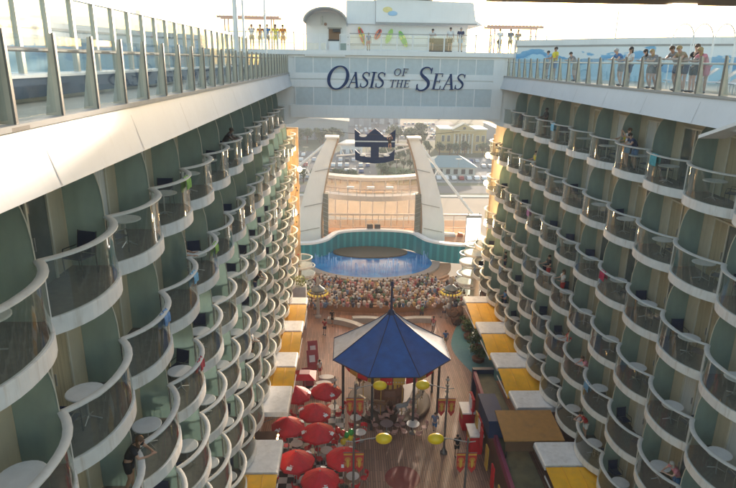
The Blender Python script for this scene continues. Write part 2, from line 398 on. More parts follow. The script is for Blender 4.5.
def make_chair(name, fab, metal):
    r = empty(name)
    b = MB(); b.box(-.24, .24, -.22, .24, .43, .46, fab); b.obj('seat', r)
    b = MB(); b.obox((0, -.27, .72), (.48, .03, .5), (R(10), 0, 0), fab); b.obj('backrest', r)
    b = MB()
    for sx in (-.26, .26):
        b.tube([(sx, .22, 0), (sx, .24, .44), (sx, .2, .64), (sx, -.22, .64)], .014, metal, n=5)
        b.tube([(sx, -.24, 0), (sx, -.22, .44), (sx, -.32, .98)], .014, metal, n=5)
    b.obj('frame', r); return r
T0 = make_table(); C0 = make_chair('balcony_chair', M_NAVYF, M_DARK)
C1 = make_chair('balcony_chair', mat('grey_blue_mesh_fabric', (.05, .07, .11), .7), M_STEEL)
first = {'t': True, 'c': True, 'c1': True}
def place(proto, key, loc, rz):
    if first.get(key): first[key] = False; o = proto
    else: o = copy_tree(proto)
    o.location = loc; o.rotation_euler = (0, 0, rz); return o
ROWN = ['top', 'second', 'third', 'fourth', 'fifth', 'lowest']
LY0, RY0 = 4.0, 16.5
def cabins(s, y0, ncol):
    side = 'left' if s < 0 else 'right'
    root = empty('cabin_block', (0, 0, 0))
    tag(root, f'{side} side wall of stateroom balconies, cream walls and scalloped white balcony fronts', 'cabin block')
    yE = y0+ncol*BP
    b = MB(); b.box(min(s*XW, s*(XW+.3)), max(s*XW, s*(XW+.3)), y0-3, yE, 0, 23.98, M_WALL); b.obj('cabin_wall', root)
    # soffit under the lowest balconies is theirs; a shop wall below
    me = balcony_meshes(s)
    for r, z in enumerate(ROWZ):
        for c in range(ncol - (1 if s > 0 and r < 4 else 0)):
            y = y0+c*BP
            if not any(seen((s*XB, y+a, z+h)) for a in (0, BP) for h in (0, 1.6, 2.8)): continue
            bal = inst('balcony', me['slab'], root, (0, y, z))
            inst('glass_panel', me['glass'], bal); inst('handrail', me['rail'], bal); inst('post', me['post'], bal); inst('post', me['post2'], bal)
            inst('divider_panel', me['divider'], bal)
            inst('sliding_door', me[('door', 'door1', 'door', 'door2', 'door1', 'door3')[(r*7+c*5+(c*c) % 3) % 6]], bal)
            inst('divider_frame', me['divframe'], bal); inst('door_frame', me['doorframe'], bal)
            rnd = random.Random(r*100+c+(5000 if s > 0 else 0))
            who = f'{ROWN[r]} row of {side} balconies, {ORD[c]} balcony from the near end'
            if rnd.random() < .93:
                t = place(T0, 't', (s*(9.93+rnd.uniform(-.08, .06)), y+1.75+rnd.uniform(-.25, .25), z+.30), rnd.uniform(0, 1.5))
                tag(t, f'white round table, {who}', 'table', 'round tables on the balconies')
            if rnd.random() < .9:
                k = 'c' if rnd.random() < .75 else 'c1'
                ch = place(C0 if k == 'c' else C1, k, (s*(10.1+rnd.uniform(-.12, .15)), y+.85+rnd.uniform(-.1, .2), z+.30), rnd.choice([0, .25, -.4, s*.7]) )
                tag(ch, f'dark chair facing aft, {who}' if k == 'c' else f'grey blue chair facing aft, {who}', 'chair', 'chairs on the balconies')
            if rnd.random() < .45:
                ch = place(C0, 'c', (s*(10.15), y+2.65, z+.30), math.pi+rnd.uniform(-.4, .4))
                tag(ch, f'dark chair facing forward, {who}', 'chair', 'chairs on the balconies')
    return root
cabins(-1, LY0, 17)
cabins(1, RY0, 13)


# ================================================================ UPPER DECKS AND RAILINGS
ZD = 24.95
def decks():
    M_EDGE = mat('deck_edge_paint', (.60, .61, .64), .45, var=.04, scale=.5); weather(M_EDGE, .25, (.45, .43, .42))
    for s, nm in ((-1, 'port'), (1, 'starboard')):
        b = MB()
        prof = [(s*8.55, 24.0), (s*8.83, ZD), (s*34, ZD), (s*34, 24.0)]
        b.prism(prof, -4, 50, M_EDGE, axis='y')
        for k in range(13):
            y = 1.5+4*k; e = .004
            b.add([(s*(8.55-e), y, 24.02), (s*(8.55-e), y+.03, 24.02), (s*(8.83-e), y+.03, ZD-.02), (s*(8.83-e), y, ZD-.02)], [(0, 1, 2, 3)], M_SEAM)
        struct(b.obj('upper_deck'))
        b = MB(); b.box(min(s*9.0, s*30), max(s*9.0, s*30), -4, 49.9, ZD+.004, ZD+.02, M_CREAMDK); struct(b.obj('deck_floor'))
        b = MB(); b.box(min(s*8.76, s*8.95), max(s*8.76, s*8.95), -4, 49.95, ZD+.002, ZD+.09, M_GREYTRIM); struct(b.obj('deck_kerb'))
def stanchion(s):
    b = MB()
    b.prism([(s*8.84, 0), (s*8.84, 1.32), (s*8.89, 1.32), (s*8.93, .95), (s*9.10, .0)], -.03, .03, M_FIN, axis='y')
    b.box(min(s*8.80, s*8.835), max(s*8.80, s*8.835), -.035, .035, 0, 1.33, M_FINDK)
    return b.mesh('stanchion')
def deck_railing(s):
    side = 'left' if s < 0 else 'right'
    r = empty('deck_railing', (0, 0, ZD+.09))
    tag(r, f'glass deck railing with beige tapered stanchions along the {side} upper deck edge', 'railing')
    me = stanchion(s); ph = 10.45 if s < 0 else 20.55
    ks = range(-6 if s < 0 else -4, 27 if s < 0 else 20)
    ys = [ph+1.5*k for k in ks if ph+1.5*k < 49.5]
    for i, y in enumerate(ys):
        inst('stanchion', me, r, (0, y, 0))
        if i+1 < len(ys):
            b = MB(); b.box(min(s*8.90, s*8.912), max(s*8.90, s*8.912), y+.06, ys[i+1]-.06, .06, 1.28, M_SCREEN); b.obj('glass_panel', r)
    b = MB(); b.tube([(s*9.02, ys[0], 1.06), (s*9.02, ys[-1]+1, 1.06)], .04, M_COPPER if s < 0 else M_RAILW, n=8); b.obj('handrail', r, True)
def windscreen():
    r = empty('windscreen', (-11.9, 0, 25.59))
    tag(r, 'tall glass windscreen with pale posts on the blue pool surround at the left', 'windscreen')
    b = MB(); b.box(-.09, .09, 3, 49, 1.96, 2.1, M_WHITE); b.obj('top_beam', r)
    y = 3.0; pm = MB(); pm.box(-.07, .07, -.075, .075, 0, 1.96, M_FIN); me = pm.mesh('post')
    while y < 49:
        inst('post', me, r, (0, y+.1, 0))
        b = MB(); b.box(-.006, .006, y+.2, y+1.62, .05, 1.95, M_SCREEN); b.obj('glass_panel', r); y += 1.52
    r = empty('pool_surround', (-11.6, 0, ZD)); tag(r, 'dark blue tiled pool surround wall with white coping behind the left railing', 'pool surround')
    # sections with rounded ends
    b = MB()
    for (a, c) in ((2, 12.4), (12.6, 19.4), (19.7, 26.6), (26.9, 34), (34.3, 42), (42.3, 48)):
        b.prism([(-.55, a), (-.55, c), (.25, c), (.40, c-.2), (.45, c-.5), (.45, a+.5), (.40, a+.2), (.25, a)], .14, .58, M_POOLBLUE)
    b.obj('tiled_wall', r)
    b = MB(); b.box(-.8, .1, 1, 49, .02, .14, M_CREAMDK); b.obj('plinth', r)
    b = MB(); b.box(-.62, .52, 1.5, 48.5, .58, .64, M_WHITE); b.obj('coping', r)
decks(); deck_railing(-1); deck_railing(1); windscreen()

def end_post():
    # big leaning post at the near left, and the cream partition beside it
    r = empty('leaning_post', (-8.98, 8.8, ZD)); tag(r, 'broad beige leaning post at the near end of the left railing', 'post')
    b = MB(); b.obox((0, .15, 1.9), (.22, .34, 4.0), (R(-9), R(6), 0), M_FIN); b.obj('post_body', r)
    b = MB(); b.box(-.22, .22, -.1, .4, -.0, .06, M_FINDK); b.obj('foot_plate', r)
end_post()

# ---------------------------------------------------------------- bridge carrying the ship's name
def bridge():
    r = empty('crossing_bridge', (0, 50, 21.5)); tag(r, 'white bridge with grey panels spanning between both balcony walls', 'bridge')
    b = MB()
    Y0, Y1 = 50.12, 58
    # solid body with rounded lower corners, profile in x,z
    prof = [(-11.2, 26.45), (-11.2, 20.9), (-8.9, 20.9), (-8.5, 21.0), (-8.0, 21.3), (-7.2, 21.45), (7.4, 21.45), (8.1, 21.3), (8.6, 21.0), (8.9, 20.9), (11.2, 20.9), (11.2, 26.45)]
    prof = [(x, z-21.5) for x, z in prof]
    b.prism(prof, Y0-50, Y1-50, M_WHITE, axis='y'); b.obj('bridge_body', r)
    b = MB()
    b.box(-14, 14, -.25, 8.4, 4.95, 5.32, M_WHITE)       # deck slab
    b.obj('deck_slab', r)
    b = MB()
    for (z0, z1) in ((24.6, 25.06), (23.92, 24.5)):
        b.box(-8.75, 8.75, 0, .118, z0-21.5, z1-21.5, M_WHITE)
    b.box(-8.75, 8.75, -.03, .118, 26.26-21.5, 26.44-21.5, M_WHITE)
    b.box(-8.75, 8.75, -.02, .118, 21.46-21.5+.02, 22.50-21.5, M_WHITE)
    b.obj('trim_band', r)
    for (z0, z1) in ((25.06, 26.26), (22.50, 23.92)):
        b = MB(); b.box(-8.3, 7.9, .04, .118, z0-21.5, z1-21.5, M_GREYPANEL); b.obj('grey_panel', r)
        b = MB()
        for k in range(12): b.box(-8.3+1.475*k-.04, -8.3+1.475*k+.04, .0, .04, z0-21.5, z1-21.5, M_WHITE)
        b.obj('mullion', r)
    # side cheeks down to the decks
    for s in (-1, 1):
        b = MB(); b.box(min(s*8.0, s*8.8), max(s*8.0, s*8.8), -.01, .117, 22.51-21.5, 26.25-21.5, M_WHITE) if s < 0 else b.box(7.92, 8.8, -.01, .117, 22.51-21.5, 26.25-21.5, M_WHITE)
        if s > 0: b.obj('side_panel', r)
    return r
bridge()

# serif letters, as strokes: ('l', x0,y0,x1,y1,w) bars, ('c', cx,cy,rx,ry,a0,a1,thick,thin) arcs
def stroke_poly(pts, ws):
    L = []; Rr = []
    for i, p in enumerate(pts):
        a = pts[max(0, i-1)]; c = pts[min(len(pts)-1, i+1)]
        dx, dy = c[0]-a[0], c[1]-a[1]; d = math.hypot(dx, dy) or 1
        nx, ny = -dy/d, dx/d; w = ws[i]/2
        L.append((p[0]+nx*w, p[1]+ny*w)); Rr.append((p[0]-nx*w, p[1]-ny*w))
    return L, Rr
TK, TN = .155, .065
def bar(x0, y0, x1, y1, w): return ([(x0, y0), (x1, y1)], [w, w])
def serif(x, y, w=.3): return bar(x-w/2, y, x+w/2, y, .05)
def arc(cx, cy, rx, ry, a0, a1, k=18, tk=TK, tn=TN):
    pts = []; ws = []
    for i in range(k+1):
        a = R(a0+(a1-a0)*i/k); pts.append((cx+rx*math.cos(a), cy+ry*math.sin(a)))
        ws.append(tn+(tk-tn)*abs(math.cos(a))**1.5)
    return (pts, ws)
def sshape():
    pts = []; ws = []
    ctrl = [(.50, .80), (.40, .93), (.24, .96), (.10, .88), (.08, .74), (.18, .62), (.34, .50), (.47, .37), (.48, .20), (.36, .07), (.20, .04), (.08, .10), (.02, .24)]
    n = 40
    for i in range(n+1):
        t = i/n*(len(ctrl)-1); k = min(int(t), len(ctrl)-2); f = t-k
        p0, p1, p2, p3 = [ctrl[min(max(j, 0), len(ctrl)-1)] for j in (k-1, k, k+1, k+2)]
        q = [.5*((2*p1[d])+(-p0[d]+p2[d])*f+(2*p0[d]-5*p1[d]+4*p2[d]-p3[d])*f*f+(-p0[d]+3*p1[d]-3*p2[d]+p3[d])*f**3) for d in (0, 1)]
        pts.append(tuple(q)); ws.append(TN+(TK-TN)*math.exp(-((i/n-.5)/.2)**2))
    return (pts, ws)
GL = {
 'O': (.86, [arc(.43, .5, .37, .46, 0, 360, 36)]),
 'A': (.80, [bar(.40, .97, .12, .03, TN), bar(.38, .97, .68, .03, TK), bar(.2, .34, .58, .34, .05), serif(.1, .025, .24), serif(.68, .025, .28)]),
 'S': (.56, [sshape(), bar(.50, .95, .50, .72, .05), bar(.03, .05, .03, .30, .05)]),
 'I': (.36, [bar(.18, .03, .18, .97, TK), serif(.18, .025), serif(.18, .975)]),
 'F': (.62, [bar(.18, .03, .18, .97, TK), serif(.18, .025), bar(.05, .975, .58, .975, .05), bar(.2, .52, .48, .52, .05), bar(.57, .99, .57, .78, .05), bar(.47, .62, .47, .42, .045)]),
 'T': (.68, [bar(.34, .03, .34, .97, TK), serif(.34, .025), bar(.03, .975, .65, .975, .055), bar(.04, .99, .04, .76, .05), bar(.64, .99, .64, .76, .05)]),
 'H': (.82, [bar(.18, .03, .18, .97, TK), bar(.64, .03, .64, .97, TK), bar(.2, .52, .62, .52, .055), serif(.18, .025), serif(.18, .975), serif(.64, .025), serif(.64, .975)]),
 'E': (.66, [bar(.18, .03, .18, .97, TK), bar(.05, .975, .58, .975, .05), bar(.05, .025, .6, .025, .05), bar(.2, .52, .48, .52, .05), bar(.57, .99, .57, .78, .05), bar(.59, .01, .59, .24, .05), bar(.47, .62, .47, .42, .045)]),
}
def ship_name():
    r = empty('name_lettering', (0, 49.85, 24)); tag(r, 'navy blue letters spelling OASIS OF THE SEAS on the white bridge', 'lettering')
    def letter(ch, x, z, wd, h):
        adv, strokes = GL[ch]
        for layer, (grow, d0, mm) in enumerate(((.055, .06, M_WHITE), (0, 0, M_NAVY))):
            b = MB()
            for i, (pts, ws) in enumerate(strokes):
                P = [(x+(px/adv)*wd+.20*py*h, z+py*h) for px, py in pts]
                W = [w_*h*.9+grow for w_ in ws]
                L, Q = stroke_poly(P, W); k = len(P); e = .003*i
                a0, a1 = d0-e, d0+.12
                vs = [(p[0], a0, p[1]-24) for p in L]+[(p[0], a0, p[1]-24) for p in Q]+[(p[0], a1, p[1]-24) for p in L]+[(p[0], a1, p[1]-24) for p in Q]
                fs = []
                for j in range(k-1):
                    fs += [(j, j+1, k+j+1, k+j), (2*k+j, 3*k+j, 3*k+j+1, 2*k+j+1), (j, 2*k+j, 2*k+j+1, j+1), (k+j, k+j+1, 3*k+j+1, 3*k+j)]
                fs += [(0, k, 3*k, 2*k), (k-1, 3*k-1, 4*k-1, 2*k-1)]
                b.add(vs, fs, mm)
            if layer == 0: back = b
            else:
                o = b.obj('letter', r)
                back.obj('letter_edge', o)
    U = .0819
    def X(px): return -5.87+(px-325)*U
    letter('O', X(325), 23.72, 1.75, 1.95)
    x = X(346.5)
    for ch, w_ in (('A', .98), ('S', .66), ('I', .48), ('S', .66)):
        letter(ch, x, 23.92, w_, 1.28); x += w_+.06
    x = X(393)
    for ch, w_ in (('O', .55), ('F', .5)): letter(ch, x, 24.92, w_, .58); x += w_+.08
    x = X(388.5)
    for ch, w_ in (('T', .50), ('H', .56), ('E', .5)): letter(ch, x, 24.0, w_, .60); x += w_+.05
    letter('S', X(415), 23.70, 1.10, 1.98)
    x = X(430.5)
    for ch, w_ in (('E', .82), ('A', 1.0), ('S', .70)): letter(ch, x, 23.86, w_, 1.30); x += w_+.06
ship_name()

# ---------------------------------------------------------------- deckhouse on the bridge
def deckhouse():
    r = empty('deckhouse', (1, 56, 26.82)); tag(r, 'white deckhouse with overhanging roof behind the surfboards on the bridge', 'deckhouse')
    b = MB(); b.box(-5.2, 5.7, 0, 6, 0, 2.35, M_WHITE); b.obj('house_wall', r)
    b = MB()
    b.box(-5.1, 5.6, -.025, -.001, 1.2, 1.24, M_GREYTRIM); b.box(-5.1, 5.6, -.025, -.001, .55, .59, M_GREYTRIM)
    b.obj('wall_seam', r)
    b = MB(); b.prism([(-2.6, 2.35), (6.9, 2.35), (6.2, 2.75), (5.9, 4.2), (-2.6, 4.4)], -1.0, 6, M_WHITE, axis='y'); b.obj('roof', r)
    b = MB(); b.box(-2.7, 2.5, -1.2, 6.2, 4.42, 4.56, M_DARK); b.obj('roof_edge', r)
    b = MB(); b.box(-2.6, 6.3, -1.06, -1.002, 2.36, 2.48, M_GREYTRIM); b.obj('gutter', r)
    b = MB(); b.box(-5.2, -2.62, -.3, 6, 2.35, 4.3, M_WHITE); b.obj('upper_wall', r)
    b = MB(); b.ball((-1.6, -1.02, 3.5), .42, .03, .24, M_YELP); b.ball((-1.15, -1.05, 3.2), .42, .03, .2, M_SKYP); b.obj('wall_emblem', r)
    b = MB(); b.box(2.2, 4.3, -.12, .0, .0, 1.25, M_DARK); b.obj('bench_locker', r)
M_YELP = mat('pale_yellow_paint', (.8, .68, .3), .5); M_SKYP = mat('pale_blue_paint', (.35, .55, .75), .5)
deckhouse()
def booth():
    cx = -5.85
    r = empty('lookout_booth', (cx, 51.5, 26.55)); tag(r, 'white rounded lookout booth with arched canopy left of the surfboards', 'booth')
    b = MB(); pts = [(-1.95, 1.5), (-1.95, -1.1), (-1.6, -1.7), (1.6, -1.7), (1.95, -1.1), (1.95, 1.5)]
    b.prism(pts, -.22, .12, M_WHITE); b.obj('booth_floor', r)
    b = MB(); n = 14   # arched canopy shell
    vs = []; fs = []
    for i in range(n+1):
        a = math.pi*i/n; x = 1.78*math.cos(a); z = 2.45+1.1*math.sin(a)
        vs += [(x, -1.3, z), (x, 4.4, z), (x*.95, 4.4, z-.10), (x*.95, -1.3, z-.10)]
    for i in range(n):
        for k in range(4): fs.append((4*i+k, 4*i+(k+1) % 4, 4*i+4+(k+1) % 4, 4*i+4+k))
    fs += [(0, 1, 2, 3), (4*n+3, 4*n+2, 4*n+1, 4*n)]
    b.add(vs, fs, mat('canopy_grey_shell', (.42, .42, .42), .4)); b.obj('canopy', r, True)
    b = MB(); vs = []
    prof = [(1.7*math.cos(math.pi*i/n), 2.4+1.0*math.sin(math.pi*i/n)) for i in range(n+1)]+[(-1.7, .12), (1.7, .12)]
    b.prism(prof, 1.2, 1.4, M_WHITE, axis='y'); b.obj('back_wall', r)
    b = MB(); b.box(.2, 1.2, 1.15, 1.198, .14, 2.0, M_BOOTHIN); o = b.obj('doorway', r)
    b = MB(); b.box(.12, 1.28, 1.10, 1.148, 2.0, 2.12, M_GREYTRIM); b.obj('door_head', o)
    b = MB(); b.box(.55, 1.2, .9, 1.1, 1.75, 2.0, M_DARK); b.obj('ceiling_screen', r)
    b = MB(); b.tube([(-.35, 1.1, 2.3), (-.35, 1.1, 3.0)], .07, M_STEEL, n=8); b.ball((-.05, .9, 2.35), .13, .13, .13, M_COPPER, 8, 5); b.obj('hanging_lamp', r)
    b = MB(); b.box(.25, 1.1, -.3, .25, .13, 1.0, M_WHITE); b.box(.2, 1.15, -.35, .3, 1.0, 1.12, M_DARK); b.obj('control_desk', r)
    # railing panels
    for (x0, x1, mm) in ((-1.75, -.45, M_SCREEN), (-.40, .1, M_SCREEN), (1.15, 1.75, M_FROST)):
        f = MB(); f.box(x0, x0+.06, -1.55, -1.49, .12, 1.5, M_WHITE); f.box(x1-.06, x1, -1.55, -1.49, .12, 1.5, M_WHITE)
        f.box(x0+.06, x1-.06, -1.55, -1.49, 1.44, 1.5, M_WHITE); f.box(x0+.06, x1-.06, -1.55, -1.49, .8, .84, M_WHITE); o = f.obj('railing_frame', r)
        g = MB(); g.box(x0+.06, x1-.06, -1.53, -1.51, .12, .8, mm); g.obj('railing_glass', o)
M_BOOTHIN = mat('booth_interior', (.22, .12, .06), .6)
booth()
def bridge_rail():
    r = empty('bridge_railing', (0, 50, 26.82)); tag(r, 'thin white post railing with glass along the edge of the bridge deck', 'railing')
    xs = [-3.9+1.27*k for k in range(0, 10)]
    segs = [xs, [-13.4+1.27*k for k in range(5)], [8.2+1.27*k for k in range(4)]]
    for seg in segs:
        for i, x in enumerate(seg):
            b = MB(); b.box(x-.05, x+.05, -.14, -.06, 0, 1.36, M_WHITE); b.obj('post', r)
            if i+1 < len(seg):
                b = MB(); b.box(x+.06, x+1.21, -.105, -.095, .08, 1.2, M_SCREEN); b.obj('glass_panel', r)
        b = MB(); b.box(seg[0], seg[-1], -.15, -.05, 1.26, 1.32, M_GREYTRIM); b.box(seg[0], seg[-1], -.13, -.07, .5, .53, M_GREYTRIM); b.obj('handrail', r)
bridge_rail()
def surfboards():
    lab = ['red surfboard with yellow and green stripes', 'small red surfboard with dark tip', 'pale green surfboard leaning right', 'green and yellow surfboard leaning left']
    cols = [((.6, .04, .04), (.75, .5, .05), (.05, .25, .07)), ((.65, .06, .05), (.7, .2, .1), (.03, .03, .1)), ((.35, .6, .15), (.55, .7, .3), (.35, .6, .15)), ((.15, .5, .1), (.65, .7, .1), (.15, .45, .1))]
    for i, (x, z, tilt, L) in enumerate(((-2.75, 1.3, 22, 1.75), (-1.35, 1.5, -30, 1.0), (-.35, 1.35, -22, 1.35), (.9, 1.15, 28, 1.55))):
        m = mat_stripes(f'surfboard_paint_{"abcd"[i]}', cols[i][0], cols[i][1], 1/.7, 2, .3, .35)
        b = MB(); n = 16; pts = []
        for k in range(n): 
            a = 2*math.pi*k/n; pts.append((.24*math.cos(a), L/2*math.sin(a)*(1.0)))
        b.prism(pts, -.03, .03, m, axis='y')
        # fin and stripe down the middle
        o = b.obj('surfboard', None, False, (x, 55.82, 26.82+z)); o.rotation_euler = (0, R(-tilt), 0)
        f = MB(); f.box(-.05, .05, -.045, -.031, -L*.42, L*.42, mat(f'board_stripe_{"abcd"[i]}', cols[i][2], .4)); f.obj('centre_stripe', o)
        tag(o, lab[i]+' mounted on the white deckhouse wall', 'surfboard', 'surfboards on the deckhouse wall')
surfboards()

def mast(x, y, z0, h, rad, label):
    r = empty('mast', (x, y, z0)); tag(r, label, 'mast', 'thin masts behind the decks')
    b = MB(); b.tube([(0, 0, 0), (0, 0, h)], rad, M_WHITE, n=8, r1=rad*.7); b.obj('pole', r, True)
    b = MB(); b.lathe([(rad*2.2, 0), (rad*2.2, .08), (rad*1.2, .2)], M_WHITE, n=10); b.obj('base', r)
    b = MB(); b.box(-.5, .5, -.04, .04, h*.8, h*.8+.06, M_WHITE); b.obj('crossarm', r)
mast(-9.6, 31.5, ZD, 7.5, .14, 'thick white mast above the middle of the left railing, carrying a round lamp')
mast(-11.3, 44, ZD, 8, .09, 'thin white mast over the far left railing')
mast(-10.2, 47, ZD, 8, .09, 'thinner white mast left of the people by the lookout booth')
mast(18.5, 52, ZD, 5.5, .08, 'slim mast holding a long boom above the right hand deck')

# ================================================================ PEOPLE
SKIN = [mat('skin_light', (.55, .33, .24), .5, var=.05), mat('skin_tan', (.42, .24, .16), .5, var=.05), mat('skin_dark', (.12, .06, .04), .5, var=.05)]
HAIR = {'dark': mat('hair_dark', (.02, .014, .01), .6), 'brown': mat('hair_brown', (.09, .045, .02), .6), 'blond': mat('hair_blond', (.38, .26, .11), .6), 'grey': mat('hair_grey', (.35, .34, .33), .6)}
CL = {}
def cloth(name, c):
    return mat('cloth_'+name, c, .8, var=.15, scale=6)
def skin_mesh(name, chains, sub=1):
    """chains: list of [(pos, radius)...]; a pos equal to an existing vertex joins there"""
    vs = []; rs = []; es = []
    def idx(p, r):
        for i, q in enumerate(vs):
            if (Vector(q)-Vector(p)).length < 1e-4: return i
        vs.append(tuple(p)); rs.append(r); return len(vs)-1
    for ch in chains:
        prev = None
        for p, r in ch:
            i = idx(p, r)
            if prev is not None: es.append((prev, i))
            prev = i
    me = bpy.data.meshes.new(name); me.from_pydata(vs, es, [])
    o = bpy.data.objects.new(name, me); COL.objects.link(o)
    md = o.modifiers.new('s', 'SKIN'); md.use_smooth_shade = True
    for i, r in enumerate(rs):
        sv = me.skin_vertices[0].data[i]; sv.radius = (r, r) if not isinstance(r, tuple) else r
        sv.use_root = (i == 0)
    sm = o.modifiers.new('d', 'SUBSURF'); sm.levels = sub; sm.render_levels = sub
    dg = bpy.context.evaluated_depsgraph_get(); dg.update()
    out = bpy.data.meshes.new_from_object(o.evaluated_get(dg)); out.name = name
    bpy.data.objects.remove(o); bpy.data.meshes.remove(me)
    return out
def pose_joints(pose):
    J = dict(pel=(0, 0, .95), waist=(0, 0, 1.08), chest=(0, .01, 1.3), neck=(0, .01, 1.48), head=(0, .02, 1.60), top=(0, .015, 1.70),
             hipL=(-.09, 0, .90), kneeL=(-.10, .02, .49), ankL=(-.10, -.01, .09), toeL=(-.11, .15, .035),
             shL=(-.19, 0, 1.42), elL=(-.24, -.03, 1.14), wrL=(-.24, .06, .90), hdL=(-.24, .09, .82))
    for k in ('hip', 'knee', 'ank', 'toe', 'sh', 'el', 'wr', 'hd'):
        x, y, z = J[k+'L']; J[k+'R'] = (-x, y, z)
    if pose == 'lean':     # forearms resting on a rail in front, trunk bent forward
        J.update(waist=(0, .04, 1.06), chest=(0, .16, 1.24), neck=(0, .27, 1.38), head=(0, .34, 1.47), top=(0, .37, 1.57),
                 shL=(-.19, .22, 1.32), shR=(.19, .22, 1.32), elL=(-.25, .36, 1.13), elR=(.25, .36, 1.13), wrL=(-.10, .54, 1.13), wrR=(.12, .55, 1.13),
                 hdL=(-.03, .60, 1.14), hdR=(.05, .62, 1.14), kneeR=(.11, .05, .5), ankR=(.12, -.12, .1), toeR=(.13, .03, .035))
    if pose == 'walk':
        J.update(kneeL=(-.10, .17, .51), ankL=(-.10, .26, .10), toeL=(-.11, .41, .06), kneeR=(.10, -.06, .49), ankR=(.10, -.30, .15), toeR=(.10, -.18, .04),
                 elL=(-.25, -.12, 1.16), wrL=(-.23, -.16, .92), hdL=(-.23, -.15, .84), elR=(.25, .04, 1.15), wrR=(.22, .22, .98), hdR=(.21, .28, .92))
    if pose == 'rail':     # upright, one hand on the rail
        J.update(elR=(.25, .10, 1.18), wrR=(.22, .36, 1.12), hdR=(.21, .44, 1.13), elL=(-.26, .02, 1.15), wrL=(-.20, .28, 1.10), hdL=(-.18, .36, 1.13))
    if pose == 'raise':    # taking a picture
        J.update(elR=(.24, .20, 1.30), wrR=(.10, .30, 1.52), hdR=(.06, .33, 1.58), elL=(-.24, .20, 1.30), wrL=(-.10, .30, 1.52), hdL=(-.06, .33, 1.58))
    if pose == 'hang':     # sitting in a harness, arms up on the line
        J.update(kneeL=(-.11, .38, .86), ankL=(-.11, .44, .45), toeL=(-.11, .56, .38), kneeR=(.11, .38, .86), ankR=(.11, .42, .47), toeR=(.11, .54, .38),
                 elL=(-.28, .1, 1.58), wrL=(-.14, .1, 1.82), hdL=(-.11, .1, 1.9), elR=(.28, .1, 1.58), wrR=(.14, .1, 1.82), hdR=(.11, .1, 1.9))
    return J
PM = {}
def pose_meshes(pose, female):
    key = (pose, female)
    if key in PM: return PM[key]
    J = pose_joints(pose); V = lambda k: Vector(J[k])
    sc = .9 if female else 1
    body = [[(V('pel'), .12), (V('waist'), .10*sc), (V('chest'), .125*sc), (V('neck'), .05), (V('head'), .082), (V('top'), .07)]]
    hd = V('head'); fwd = Vector((0, 1, -.15)).normalized()
    for s in 'LR':
        body.append([(V('pel'), .12), (V('hip'+s), .095), (V('hip'+s).lerp(V('knee'+s), .4), .082), (V('knee'+s), .055), (V('knee'+s).lerp(V('ank'+s), .35), .056), (V('ank'+s), .035), (V('toe'+s), .03)])
        wr = V('wr'+s); h = V('hd'+s); d = (h-wr).normalized(); side = d.cross(Vector((0, 0, 1)) if abs(d.z) < .8 else Vector((0, 1, 0))).normalized()
        body.append([(V('chest'), .12), (V('sh'+s), .06*sc), (V('el'+s), .042*sc), (wr, .027), (h, .030)])
        for q in range(4):
            root = h+side*(q-1.5)*.019; L = (.062, .075, .07, .055)[q]; curl = Vector((0, 0, -.02))
            body.append([(h, .03), (root+d*.03, .010), (root+d*(.03+L*.55)+curl*.4, .009), (root+d*(.03+L)+curl, .008)])
        sg = 1 if s == 'L' else -1
        body.append([(h, .03), (h+side*.035*sg-d*.01, .011), (h+side*.055*sg+d*.02, .009)])
    bm_ = skin_mesh('person', body)
    # nose, ears and chin modelled onto the head as bumps of the same mesh
    b = MB(); b.ball(hd+Vector((0, .085, -.01)), .014, .022, .022, SKIN[0], 6, 4)
    for sx in (-1, 1): b.ball(hd+Vector((sx*.083, 0, 0)), .014, .022, .032, SKIN[0], 6, 4)
    face = MB()
    for sx in (-1, 1): face.ball(hd+Vector((sx*.032, .076, .022)), .012, .010, .009, M_DARK, 6, 4)
    face.ball(hd+Vector((0, .077, -.048)), .022, .010, .007, cloth('lip', (.35, .1, .09)), 6, 4)
    hair = MB()
    hair.ball(hd+Vector((0, -.018, .045)), .094, .10, .088, HAIR['dark'], 12, 8)
    if female: hair.ball(hd+Vector((0, -.065, -.06)), .085, .05, .15, HAIR['dark'], 10, 6)
    g = .018
    shirt = [[(V('pel')-Vector((0, 0, .02)), .138+g*.3), (V('waist'), .112*sc+g), (V('chest'), .128*sc+g), (V('neck')-Vector((0, 0, .06)), .07)]]
    for s in 'LR': shirt.append([(V('chest'), .128*sc), (V('sh'+s), .062*sc+g), (V('sh'+s).lerp(V('el'+s), .62), .055*sc+g)])
    legs = []
    for s in 'LR':
        legs.append([(V('pel')+Vector((0, 0, .05)), .125), (V('hip'+s), .105+g*.3), (V('hip'+s).lerp(V('knee'+s), .75), .085+g*.6)])
    shoe = MB()
    for s in 'LR':
        a = V('ank'+s); t = V('toe'+s); c = a.lerp(t, .5); shoe.ball((c.x, c.y, max(.045, c.z)), .05, .13, .045, M_DARK, 10, 6)
    PM[key] = dict(body=bm_, bump=b, face=face.mesh('face', True), hair=hair.mesh('hair', True), shirt=skin_mesh('shirt', shirt), shorts=skin_mesh('shorts', legs), shoes=shoe.mesh('shoes', True))
    return PM[key]
NP = [0]
